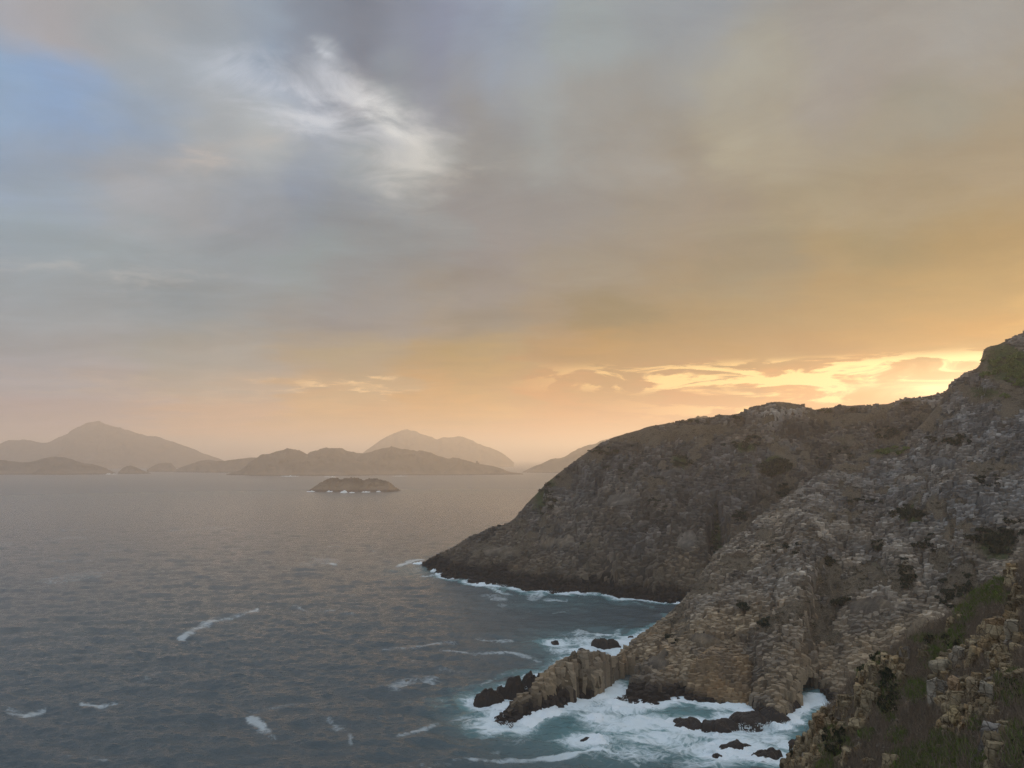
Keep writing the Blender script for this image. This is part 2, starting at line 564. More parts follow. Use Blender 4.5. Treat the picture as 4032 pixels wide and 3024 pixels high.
def mat_island(name, bare=False):
    m, t, b, out = new_mat(name)
    pos = t.node('ShaderNodeNewGeometry').outputs['Position']
    sp = t.node('ShaderNodeSeparateXYZ')
    t.l.new(pos, sp.inputs[0])
    n = t.noise(pos, 0.012, 6, 0.6)
    scrub = t.mix(t.sstep(n, 0.35, 0.65), (0.048, 0.042, 0.032), (0.10, 0.082, 0.060))
    rock = t.mix(t.noise(pos, 0.05, 5, 0.65), (0.09, 0.07, 0.05), (0.26, 0.21, 0.16))
    low = t.sstep(t.m('ADD', sp.outputs[2], t.m('MULTIPLY', t.m('SUBTRACT', t.noise(pos, 0.02, 4, 0.6), 0.5), 60)), 8, 34, 1, 0)
    c = t.mix(t.m('MAXIMUM', low, t.sstep(n, 0.42, 0.55)) if bare else low, scrub, rock)
    wet = t.sstep(t.m('ADD', sp.outputs[2], t.m('MULTIPLY', t.m('SUBTRACT', n, 0.5), 10)), 3, 7, 1, 0)
    c = t.mix(wet, c, (0.035, 0.03, 0.028))
    t.put(b.inputs['Base Color'], c)
    b.inputs['Roughness'].default_value = 0.95
    b.inputs['Specular IOR Level'].default_value = 0.1
    t.put(b.inputs['Normal'], t.bump(t.noise(pos, 0.03, 6, 0.65), 0.8, 14))
    return m


def mat_leaf(name, c1, c2):
    m, t, b, out = new_mat(name)
    pos = t.node('ShaderNodeNewGeometry').outputs['Position']
    rnd = t.node('ShaderNodeNewGeometry').outputs['Random Per Island']
    f = t.m('ADD', t.m('MULTIPLY', rnd, 0.6), t.m('MULTIPLY', t.noise(pos, 0.5, 3), 0.5))
    t.put(b.inputs['Base Color'], t.mix(f, c1, c2))
    b.inputs['Roughness'].default_value = 0.7
    b.inputs['Specular IOR Level'].default_value = 0.2
    return m


def mat_plain(name, c, rough=0.9):
    m, t, b, out = new_mat(name)
    pos = t.node('ShaderNodeNewGeometry').outputs['Position']
    n = t.noise(pos, 1.2, 4, 0.6)
    t.put(b.inputs['Base Color'], t.mix(n, tuple(v * 0.6 for v in c), tuple(min(1, v * 1.4) for v in c)))
    b.inputs['Roughness'].default_value = rough
    b.inputs['Specular IOR Level'].default_value = 0.2
    t.put(b.inputs['Normal'], t.bump(n, 0.5, 0.2))
    return m


M_COL = mat_column('columnar_rock', 1.0, False)
M_COLN = mat_column('columnar_rock_close', 2.2)
M_GRD = mat_ground('overgrown_ground')
M_ISL = mat_island('island_scrub_and_rock')
M_BARE = mat_island('bare_island_rock', True)
M_LEAF_D = mat_leaf('dark_shrub_leaf', (0.010, 0.018, 0.010), (0.028, 0.042, 0.020))
M_LEAF_G = mat_leaf('green_shrub_leaf', (0.044, 0.082, 0.016), (0.170, 0.240, 0.055))
M_LEAF_B = mat_leaf('dry_twig', (0.105, 0.086, 0.066), (0.300, 0.245, 0.180))
M_STEM = mat_plain('woody_stem', (0.10, 0.075, 0.055))
M_WET = mat_plain('wet_black_rock', (0.032, 0.027, 0.025), 0.55)


# ------------------------------------------------------------------ sea
def spectrum(N, L, wind, V, seed, damp=0.22):
    r = np.random.default_rng(seed)
    k1 = np.fft.fftfreq(N, L / N) * 2 * math.pi
    kx, ky = np.meshgrid(k1, k1, indexing='ij')
    k = np.hypot(kx, ky)
    k[0, 0] = 1e-6
    Lw = V * V / 9.81
    cosf = (kx * wind[0] + ky * wind[1]) / k
    ph = np.exp(-1 / (k * Lw) ** 2) / k ** 4 * (0.05 + cosf ** 4) * np.exp(-(k * damp) ** 2)
    ph[0, 0] = 0
    spec = (r.normal(size=(N, N)) + 1j * r.normal(size=(N, N))) * np.sqrt(ph)
    return spec, k


def mips(N, L, wind, V, seed, cuts):
    spec, k = spectrum(N, L, wind, V, seed)
    base = np.real(np.fft.ifft2(spec))
    sd_ = base.std()
    return [np.real(np.fft.ifft2(spec * np.exp(-(k / kc) ** 2))) / sd_ for kc in cuts]


def samp(T, L, x, y):
    N = T.shape[0]
    u = (x / L % 1) * N
    v = (y / L % 1) * N
    i, j = u.astype(int) % N, v.astype(int) % N
    f, g = u - np.floor(u), v - np.floor(v)
    i1, j1 = (i + 1) % N, (j + 1) % N
    return T[i, j] * (1 - f) * (1 - g) + T[i1, j] * f * (1 - g) + T[i, j1] * (1 - f) * g + T[i1, j1] * f * g


CUTS = [4.0, 1.6, 0.7, 0.3, 0.12]
w1 = np.array([0.35, 1.0]); w1 /= np.linalg.norm(w1)
w2 = np.array([-0.25, 1.0]); w2 /= np.linalg.norm(w2)
MIP_A = mips(512, 131.0, w1, 3.5, 3, CUTS)
MIP_B = mips(512, 83.0, w2, 2.5, 5, CUTS)
MIP_C = mips(256, 470.0, w2, 6.5, 6, CUTS)


def sea_height(x, y, spacing):
    lv = np.clip(np.log2(np.maximum(spacing, 0.5) / 0.8) / 1.2, 0, len(CUTS) - 1.001)
    i = lv.astype(int)
    f = lv - i
    out = np.zeros_like(x)
    gust = 1.0 + 0.45 * fbm(np.stack([x, y * 0.7, x * 0], -1), 140, 4, 77)
    c, s_ = math.cos(0.22), math.sin(0.22)
    xr, yr = x * c - y * s_, x * s_ + y * c
    for lev in range(len(CUTS)):
        wgt = np.where(i == lev, 1 - f, 0) + np.where(i + 1 == lev, f, 0)
        sel = wgt > 0
        if sel.any():
            hA = samp(MIP_A[lev], 131.0, x[sel], y[sel])
            hB = samp(MIP_B[lev], 83.0, x[sel], y[sel])
            hC = samp(MIP_C[lev], 470.0, yr[sel] * 0.3 + xr[sel], yr[sel])
            out[sel] += wgt[sel] * (0.125 * hA * gust[sel] + 0.10 * hB * gust[sel] + 0.30 * hC)
    return out


# ------------------------------------------------------------------ terrain lofts
def radial(P, d, z):
    """a point d metres further out from the eye, at height z"""
    h = P[:2] / np.linalg.norm(P[:2])
    return np.array([P[0] + h[0] * d, P[1] + h[1] * d, z])


def headland(profs, nmid=5, back=(45, 130), bulge=None):
    """profiles (shore point, ridge point) -> control net rows: under, shore, mids, ridge, back, back"""
    net = []
    for k, (Sx, R) in enumerate(profs):
        row = [radial(Sx, -14, -7.0), radial(Sx, -1.5, -0.6)]
        bl = bulge[k] if bulge else 0.06
        for q in range(1, nmid + 1):
            t = q / (nmid + 1)
            P = Sx + (R - Sx) * t
            P[2] = R[2] * t + bl * R[2] * 4 * t * (1 - t)
            row.append(P)
        row.append(R.copy())
        row.append(radial(R, back[0], R[2] * 0.55 - 4))
        row.append(radial(R, back[1], -8))
        net.append(row)
    return np.array(net)


def normals_of(G):
    du = np.gradient(G, axis=0)
    dv = np.gradient(G, axis=1)
    n = np.cross(du, dv)
    n /= np.linalg.norm(n, axis=2, keepdims=True) + 1e-9
    n[n[..., 2] < 0] *= -1
    return n


def bvh_of(G):
    V = G.reshape(-1, 3)
    F = grid_faces(*G.shape[:2])
    return BVHTree.FromPolygons([tuple(v) for v in V], [tuple(int(i) for i in f) for f in F])


def px_blobs(x, y, lst):
    m = np.zeros(np.shape(x))
    for (bx, by, rx, ry, a) in lst:
        m = np.maximum(m, a * np.exp(-((x - bx) / rx) ** 2 - ((y - by) / ry) ** 2))
    return m


def hex_columns(bvh, bounds, step, keep, jitter=0.30, seed=1, wide=1.32):
    """irregular hexagonal cells that share their corners; returns centre, surface height, normal, corner offsets"""
    x0, x1, y0, y1 = bounds
    hx = step * wide
    hy = step * math.sqrt(3) / 2 / wide ** 0.4
    nx = int((x1 - x0) / hx) + 1
    ny = int((y1 - y0) / hy) + 1
    R = step / math.sqrt(3)
    cells = []
    down = Vector((0, 0, -1))
    for j in range(ny):
        for i in range(nx):
            cx = x0 + (i + 0.5 * (j % 2)) * hx
            cy_ = y0 + j * hy
            loc, nor, fi, d = bvh.ray_cast(Vector((cx, cy_, 900)), down)
            if loc is None or not keep(cx, cy_, loc.z, fi):
                continue
            cells.append((cx, cy_, loc.z, nor.x, nor.y, nor.z, fi))
    C = np.array(cells)
    ang = np.radians(30 + 60 * np.arange(6))
    cor = C[:, None, :2] + R * np.stack([np.cos(ang) * wide, np.sin(ang) / wide ** 0.4], 1)[None]
    key = np.round(cor * 4).astype(np.int64)
    jx = _hash(key[..., 0], key[..., 1], key[..., 0] * 0, seed) - 0.5
    jy = _hash(key[..., 0], key[..., 1], key[..., 0] * 0, seed + 9) - 0.5
    cor = cor + np.stack([jx, jy], 2) * step * jitter * 2
    return C, cor


def build_prisms(C, cor, ztop, zbot, tilt, shrink, tint, closed=None, cap_round=0.0):
    """V, loops, sizes, per-vertex tint for one mesh of prisms (n cells x 6 corners); a chamfered rim on the top"""
    n = len(C)
    cen = cor.mean(1, keepdims=True)
    off = (cor - cen)
    ring0 = cen + off * shrink[:, None, None]
    dzc = (off * tilt[:, None, :]).sum(2)
    top = ztop[:, None] + dzc
    V = np.zeros((n, 12, 3))
    V[:, 0:6, :2] = ring0
    V[:, 0:6, 2] = zbot[:, None]
    V[:, 6:12, :2] = ring0
    V[:, 6:12, 2] = top
    base = (np.arange(n) * 12)[:, None]
    k = np.arange(6)
    k1 = (k + 1) % 6
    side = np.stack([k, k1, 6 + k1, 6 + k], 1).ravel()
    cap = np.arange(6, 12)
    per = np.concatenate([side, cap])
    psz = np.array([4] * 6 + [6])
    loops = (base + per[None]).ravel()
    sizes = np.tile(psz, n)
    if closed is not None and closed.any():
        idx = np.where(closed)[0]
        lo = (base[idx] + np.arange(5, -1, -1)[None]).ravel()
        loops = np.concatenate([loops, lo])
        sizes = np.concatenate([sizes, np.full(len(idx), 6)])
    T = np.repeat(tint, 12, axis=0)
    return V.reshape(-1, 3), loops, sizes, T


def write_columns(root, parts_idx, V, loops, sizes, T, n, mat, name_one, name_mass):
    """largest columns as parts of their own, the rest joined as stuff"""
    sel = np.zeros(n, bool)
    sel[parts_idx] = True
    V3 = V.reshape(n, 12, 3)
    T3 = T.reshape(n, 12, 3)
    k = np.arange(6)
    k1 = (k + 1) % 6
    per = np.concatenate([np.stack([k, k1, 6 + k1, 6 + k], 1).ravel(), np.arange(6, 12)])
    psz = np.array([4] * 6 + [6])
    # mass
    cell_of_loop = loops // 12
    keepl = ~sel[cell_of_loop]
    starts = np.concatenate([[0], np.cumsum(sizes)[:-1]])
    keepp = ~sel[cell_of_loop[starts]]
    remap = np.full(n * 12, -1)
    kv = np.repeat(~sel, 12)
    remap[kv] = np.arange(kv.sum())
    me = mesh_np(name_mass, V[kv], loops=remap[loops[keepl]], sizes=sizes[keepp])
    cattr(me, 'tint', T[kv])
    o = obj(name_mass, me, mat, root)
    o['kind'] = 'stuff'
    for c in parts_idx:
        v = V3[c]
        cen = np.array([v[:, 0].mean(), v[:, 1].mean(), v[6:, 2].mean()])
        me = mesh_np(name_one, v - cen, loops=per, sizes=psz)
        cattr(me, 'tint', T3[c])
        obj(name_one, me, mat, root, tuple(cen))


GREY = np.array([0.250, 0.250, 0.238])
TAN = np.array([0.375, 0.303, 0.205])
DARKR = np.array([0.105, 0.105, 0.105])
WETC = np.array([0.030, 0.026, 0.025])
SHORE_PTS = []      # waterline points for the surf


def cell_tint(P, seed, tan_amount, wet_line):
    n = len(P)
    r = rng.random(n)
    f = fbm(P, 30, 4, seed)
    g = fbm(P, 9, 3, seed + 5)
    ta = np.clip(tan_amount + 0.35 * f, 0, 1)[:, None]
    c = GREY * (1 - ta) + TAN * ta
    dk = smooth(fbm(P, 16, 4, seed + 11), 0.12, 0.55)[:, None] * 0.55
    c = c * (1 - dk) + DARKR * dk
    kv = 0.35 + 0.65 * smooth(P[:, 2], 8, 40)
    c = c * (0.80 + kv * (0.62 * r ** 1.4 - 0.20) + 0.16 * g)[:, None]
    bright = (rng.random(n) < 0.07)[:, None]
    c = np.where(bright, c * 1.35, c)
    wl = wet_line + 4.5 * np.exp(-((P[:, 0] - 10) / 17) ** 2) * (P[:, 1] < 330)
    wet = smooth(P[:, 2] + 2.2 * f + 1.0 * g, wl * 0.75, wl * 1.2)[:, None]
    c = WETC * (1 - wet) + c * wet
    return np.clip(c, 0.01, 0.7)


# ---------------- headland A: the far cliff with the long ridge
A_DEF = [((421, 565), (424, 563, 664)), ((437, 573), (438, 555, 660)), ((446, 578), (452, 548, 657)), ((452, 579), (471, 537, 655)), ((474, 583), (495, 528, 651)),
         ((500, 587), (513, 520, 648)), ((525, 590), (526, 505, 646)), ((550, 592), (541, 490, 643)), ((575, 594), (558, 475, 640)), ((592, 596), (579, 460, 637)), ((615, 598), (606, 443.5, 633)),
         ((635, 600), (635, 432.5, 630)), ((660, 602), (660, 427, 628)), ((682, 603), (682, 423.5, 626)), ((705, 604), (715, 419, 622)), ((720, 604), (735, 416.5, 620)), ((735, 605), (750, 411.5, 618)),
         ((745, 605), (762, 406.8, 616)), ((765, 605), (780, 405.2, 614)), ((782, 605), (800, 407.5, 612)), ((800, 605), (815, 411.5, 610)),
         ((815, 605), (832, 410, 606)), ((840, 604), (860, 408.5, 602)), ((870, 603), (887, 407.5, 596)), ((895, 602), (905, 402, 590)),
         ((920, 600), (930, 397.5, 585)), ((945, 600), (952, 394, 580)), ((985, 600), (1000, 392, 570)), ((1030, 600), (1050, 388, 560))]
A_prof = [(sea(*s_), at(*r)) for s_, r in A_DEF]
A_bulge = [0.0, 0.0, 0.0, 0.0, 0.01, 0.01, 0.01, 0.01, 0.02, 0.03, 0.04, 0.05] + [0.06] * 17
A_net = headland(A_prof, 6, (35, 120), A_bulge)
NUa, NVa = 300, 120
GA = catmull(catmull(A_net, NUa).transpose(1, 0, 2), NVa).transpose(1, 0, 2)
VROWS_A = A_net.shape[1]
va = np.linspace(0, VROWS_A - 1, NVa)
ridge_a = VROWS_A - 3


def displace(G, v, ridge, seed, amp, gul):
    N = normals_of(G)
    f = fbm(G, 26, 5, seed)
    Gx = G.copy()
    Gx[..., 1] *= 0.35
    Gx[..., 2] *= 0.35
    g = fbm(Gx, 20, 4, seed + 3)
    damp = 1.0 - 0.92 * np.exp(-((v - ridge) / 0.6) ** 2)
    d = (f * amp - np.abs(g) * gul + gul * 0.35) * damp[None, :]
    d *= smooth(G[..., 2], -6, 3)
    r = fbm(G, 6.5, 3, seed + 8) * 0.30 * np.exp(-((v - ridge) / 0.4) ** 2)[None, :]
    G = G + N * d[..., None]
    G[..., 2] += r
    return G


def dents(G, lst):
    """push the face back (positive) or forward along the horizontal line of sight at picture points"""
    x, y = proj(G)
    hdir = G[..., :2] / np.linalg.norm(G[..., :2], axis=-1, keepdims=True)
    for (bx, by, rx, ry, dep) in lst:
        k = dep * np.exp(-(((x - bx) / rx) ** 2 + ((y - by) / ry) ** 2) ** 1.5)
        G[..., :2] += hdir * k[..., None]
    return G


GA = dents(GA, [(716, 540, 9, 40, 9), (660, 540, 14, 40, -4), (752, 500, 16, 30, -5), (690, 480, 14, 30, 4), (620, 560, 20, 16, -4), (560, 520, 14, 20, 3),
                (800, 470, 20, 26, -7), (776, 470, 16, 12, 6), (880, 440, 14, 18, 6), (600, 500, 16, 24, 3)])
GA = displace(GA, va, ridge_a, 21, 3.0, 8.0)

A_SCRUB = [(640, 436, 60, 7, 0.9), (700, 430, 40, 7, 0.9), (540, 500, 12, 22, 0.6), (850, 418, 60, 6, 0.8), (745, 447, 14, 8, 0.8), (775, 466, 18, 8, 1.0), (716, 535, 6, 25, 0.8),
           (560, 480, 16, 10, 0.9), (680, 462, 14, 10, 0.8), (785, 488, 8, 12, 0.8), (740, 516, 8, 8, 0.7), (480, 545, 30, 9, 0.5), (890, 436, 20, 9, 0.9), (590, 455, 14, 8, 0.8), (520, 522, 12, 6, 0.7), (745, 540, 12, 26, 0.8), (790, 505, 14, 12, 0.7), (700, 575, 12, 12, 0.6), (650, 480, 20, 10, 0.6), (620, 520, 14, 10, 0.5), (590, 545, 14, 5, 0.5), (845, 440, 18, 10, 0.7)]


def veg_masks(G, blobs_, greens, seed, v, ridge, noise_amt=1.0, ridge_amt=0.6):
    x, y = proj(G)
    n = fbm(G, 18, 6, seed + 31, 0.62)
    veg = px_blobs(x, y, blobs_) + noise_amt * smooth(n, 0.22, 0.6)
    veg = veg + ridge_amt * np.exp(-((v - ridge) / 0.35) ** 2)[None, :]
    veg *= smooth(G[..., 2], 9, 18)
    gr = px_blobs(x, y, greens) + 0.35 * smooth(fbm(G, 35, 3, seed + 44), 0.0, 0.5)
    return np.clip(veg, 0, 1.2), np.clip(gr, 0, 1)


vegA, grA = veg_masks(GA, A_SCRUB, [(545, 495, 14, 26, 0.9), (775, 466, 20, 10, 0.9), (716, 535, 6, 25, 0.7), (745, 447, 14, 8, 0.8), (680, 462, 14, 10, 0.7)], 51, va, ridge_a, 1.0, 0.35)

# ---------------- headland B: the nearer cliff, its seaward spur and the mountain behind it
B_DEF = [((494, 723), (499, 718, 277)), ((512, 724), (513, 707, 283)), ((538, 712), (532, 690, 290)), ((555, 706), (546, 674, 296)),
         ((570, 702), (560, 663, 301)), ((584, 697), (578, 655, 306)), ((598, 692), (598, 653, 312)), ((611, 686), (615, 658, 320)),
         ((618, 704), (634, 641, 368)), ((640, 706), (655, 627, 380)), ((662, 702), (677, 608, 395)), ((680, 699), (695, 591, 405)), ((700, 700), (714, 558, 414)),
         ((720, 703), (738, 537, 423)), ((744, 708), (767, 512, 432)), ((766, 720), (797, 492, 440)), ((786, 718), (820, 477, 446)),
         ((806, 699), (848, 464, 451)), ((820, 698), (872, 455.5, 456)), ((845, 710), (894, 449, 461)), ((872, 716), (918, 430, 465)),
         ((900, 720), (937, 411, 470)), ((930, 725), (948, 394, 475)), ((960, 730), (957, 382, 478)), ((985, 735), (978, 371.5, 480)),
         ((1000, 738), (982, 363, 481)), ((1015, 739), (986, 352.5, 482)), ((1030, 740), (999, 349, 484)), ((1060, 745), (1024, 337, 486)),
         ((1110, 750), (1070, 317, 490)), ((1200, 760), (1150, 300, 490)), ((1320, 780), (1280, 292, 490))]
B_prof = [(sea(*s_), at(*r)) for s_, r in B_DEF]
B_bulge = [0.1, 0.2, 0.3, 0.35, 0.35, 0.35, 0.35, 0.3, 0.5, 0.40, 0.28, 0.22, 0.16, 0.12, 0.10, 0.08, 0.07, 0.06, 0.05] + [0.04] * 13
B_net = headland(B_prof, 6, (26, 90), B_bulge)
NUb, NVb = 360, 130
GB = catmull(catmull(B_net, NUb).transpose(1, 0, 2), NVb).transpose(1, 0, 2)
vb = np.linspace(0, B_net.shape[1] - 1, NVb)
ridge_b = B_net.shape[1] - 3
GB = dents(GB, [(652, 682, 14, 24, -6), (624, 670, 7, 22, 6), (722, 668, 24, 22, 9), (716, 690, 15, 15, -8), (752, 664, 8, 26, 10), (735, 643, 16, 6, 7), (780, 694, 11, 22, -6), (690, 672, 6, 26, -4),
                (576, 680, 6, 18, 5), (598, 678, 8, 16, -3), (557, 690, 5, 12, 3), (880, 620, 20, 30, 6), (845, 590, 16, 40, -5), (930, 580, 20, 40, 8), (800, 580, 12, 40, -4), (822, 620, 9, 40, 5), (900, 515, 18, 12, 6),
                (970, 470, 20, 40, -5), (1000, 545, 20, 20, 8), (770, 600, 10, 30, 4), (860, 520, 14, 20, -4), (935, 470, 14, 24, 5)])
GB = displace(GB, vb, ridge_b, 77, 2.0, 4.2)
B_SCRUB = [(700, 588, 22, 9, 1.0), (735, 562, 20, 8, 0.9), (765, 535, 14, 9, 0.8), (675, 606, 10, 7, 0.9), (880, 451, 30, 7, 1.1), (850, 468, 20, 5, 0.9), (1004, 365, 26, 20, 1.2), (980, 395, 20, 10, 1.0),
           (1010, 395, 20, 12, 1.0), (910, 515, 16, 8, 0.9), (825, 562, 9, 8, 0.8), (905, 575, 14, 14, 0.8), (995, 545, 24, 18, 1.0), (880, 545, 10, 8, 0.7), (840, 602, 10, 5, 0.8),
           (955, 440, 18, 4, 0.8), (920, 475, 40, 4, 0.6), (960, 590, 26, 30, 0.75), (815, 540, 16, 5, 0.6), (860, 570, 8, 20, 0.5), (940, 560, 18, 20, 0.7), (930, 430, 14, 8, 0.6)]
vegB, grB = veg_masks(GB, B_SCRUB, [(880, 449, 24, 7, 1.0), (1010, 362, 30, 24, 1.0), (985, 392, 22, 12, 0.7), (995, 545, 24, 18, 0.8), (910, 515, 16, 8, 0.7)], 91, vb, ridge_b, 1.0, 0.2)

# sea caves: (mouth point, half width, depth, ceiling height, sideways lean)
CAVES = [(sea(616, 692), 4.6, 26, 12.5, 0.30), (sea(673, 704), 2.6, 9, 5.5, 0.0), (sea(813, 700), 6.0, 18, 7.5, -0.2), (sea(718, 704), 12.5, 30, 17.0, 0.22)]


def cave_ceiling(x, y):
    """height of the cave roof over a plan point, or 0 outside"""
    out = np.zeros(np.shape(x))
    for (m, hw, dep, hc, lean) in CAVES:
        h = m[:2] / np.linalg.norm(m[:2])
        h = np.array([h[0] + lean * h[1], h[1] - lean * h[0]])
        h /= np.linalg.norm(h)
        dx_, dy_ = x - m[0], y - m[1]
        a = dx_ * h[0] + dy_ * h[1]
        b = dx_ * h[1] - dy_ * h[0]
        ins = (a > -10) & (a < dep) & (np.abs(b) < hw * (1 - 0.35 * np.clip(a / dep, 0, 1)))
        roof = hc * (1 - 0.35 * np.clip(a / dep, 0, 1)) * np.sqrt(np.clip(1 - (b / (hw * 1.15)) ** 2, 0, 1))
        out = np.where(ins, np.maximum(out, roof), out)
    return out


def alcove_fill(x, y):
    """rounded inner wall standing in the wide alcove, leaving a gap under its overhang"""
    m, hw, dep, hc, lean = CAVES[3]
    h = m[:2] / np.linalg.norm(m[:2])
    h = np.array([h[0] + lean * h[1], h[1] - lean * h[0]])
    h /= np.linalg.norm(h)
    dx_, dy_ = x - m[0], y - m[1]
    a = dx_ * h[0] + dy_ * h[1]
    b = dx_ * h[1] - dy_ * h[0]
    ins = (a > -3) & (a < dep + 2) & (np.abs(b) < hw * 1.02)
    z = hc * 0.86 * smooth(a, -3, 17) * np.sqrt(np.clip(1 - ((b + 2.5) / (hw * 1.05)) ** 2, 0, 1))
    return np.where(ins, z, 0)


def seg_dist(px, py, a, b):
    ax, ay = a
    bx, by = b
    vx, vy = bx - ax, by - ay
    t = np.clip(((px - ax) * vx + (py - ay) * vy) / (vx * vx + vy * vy), 0, 1)
    return np.hypot(px - ax - t * vx, (py - ay - t * vy) * 1.5)


SLABS_B = [(925, 628, 20, 13, 1), (868, 604, 26, 8, 1), (706, 640, 22, 7, 1), (852, 548, 26, 5, 0.9), (935, 462, 26, 5, 0.9), (660, 660, 10, 12, 0.9), (780, 570, 20, 5, 0.8), (560, 684, 9, 10, 0.9), (990, 500, 18, 6, 0.8), (905, 655, 14, 8, 0.9)]
SLABS_A = [(620, 500, 22, 6, 0.9), (690, 540, 14, 12, 0.9), (560, 540, 26, 6, 0.9), (500, 550, 22, 6, 0.9), (780, 450, 26, 4, 0.8), (665, 470, 20, 5, 0.8)]
CRACKS_B = [[(745, 598), (752, 640), (762, 690)], [(800, 548), (812, 610), (822, 690)], [(850, 500), (842, 560), (836, 630)], [(695, 604), (672, 630), (655, 652)], [(790, 520), (776, 580), (783, 640)],
            [(880, 480), (872, 540), (884, 600)], [(930, 470), (915, 540), (925, 600)], [(960, 420), (950, 500), (962, 560)], [(640, 650), (646, 690)], [(690, 650), (686, 698)]]
CRACKS_A = [[(716, 490), (712, 540), (716, 596)], [(655, 446), (646, 510), (636, 592)], [(762, 470), (748, 530), (735, 602)], [(604, 470), (590, 520), (572, 580)], [(690, 436), (682, 500), (668, 560)], [(800, 425), (782, 470), (770, 520)],
            [(850, 420), (838, 450), (812, 478)], [(560, 500), (545, 550), (535, 586)], [(630, 540), (622, 570), (610, 594)]]


def relief_marks(P, slabs, cracks):
    x, y = proj(P)
    wx_ = x + 7 * fbm(P, 11, 3, 201)
    wy_ = y + 4 * fbm(P, 11, 3, 202)
    sl_ = px_blobs(wx_, wy_, slabs)
    d = np.full(np.shape(x), 1e3)
    for ln in cracks:
        for p, q in zip(ln[:-1], ln[1:]):
            d = np.minimum(d, seg_dist(wx_, wy_, p, q))
    return smooth(sl_, 0.35, 0.6), np.exp(-(d / 2.6) ** 2)


def base_mesh(name, G, veg, gr, seed, tan_fn, wet, drop, caves=False, cut=None):
    Gb = G.copy()
    slab, crack = relief_marks(G, SLABS_B if caves else SLABS_A, CRACKS_B if caves else CRACKS_A)
    Gb[..., 2] += np.where(veg > 0.45, 0.35, np.where(slab > 0.5, 0.3, -drop)) - 2.4 * crack + fbm(G, 2.6, 2, seed) * 0.35
    F = grid_faces(*G.shape[:2])
    V = Gb.reshape(-1, 3)
    if caves:
        cen = V[F].mean(1)
        ce = cave_ceiling(cen[:, 0], cen[:, 1])
        F = F[~((ce > 0) & (cen[:, 2] < ce + 2.5))]
    me = mesh_np(name, V, F, smooth_sh=True)
    fattr(me, 'veg', veg.ravel())
    fattr(me, 'green', gr.ravel())
    c = cell_tint(V, seed, tan_fn(V), wet)
    cattr(me, 'tint', c * (0.45 + 0.45 * slab.ravel()[:, None]))
    return me


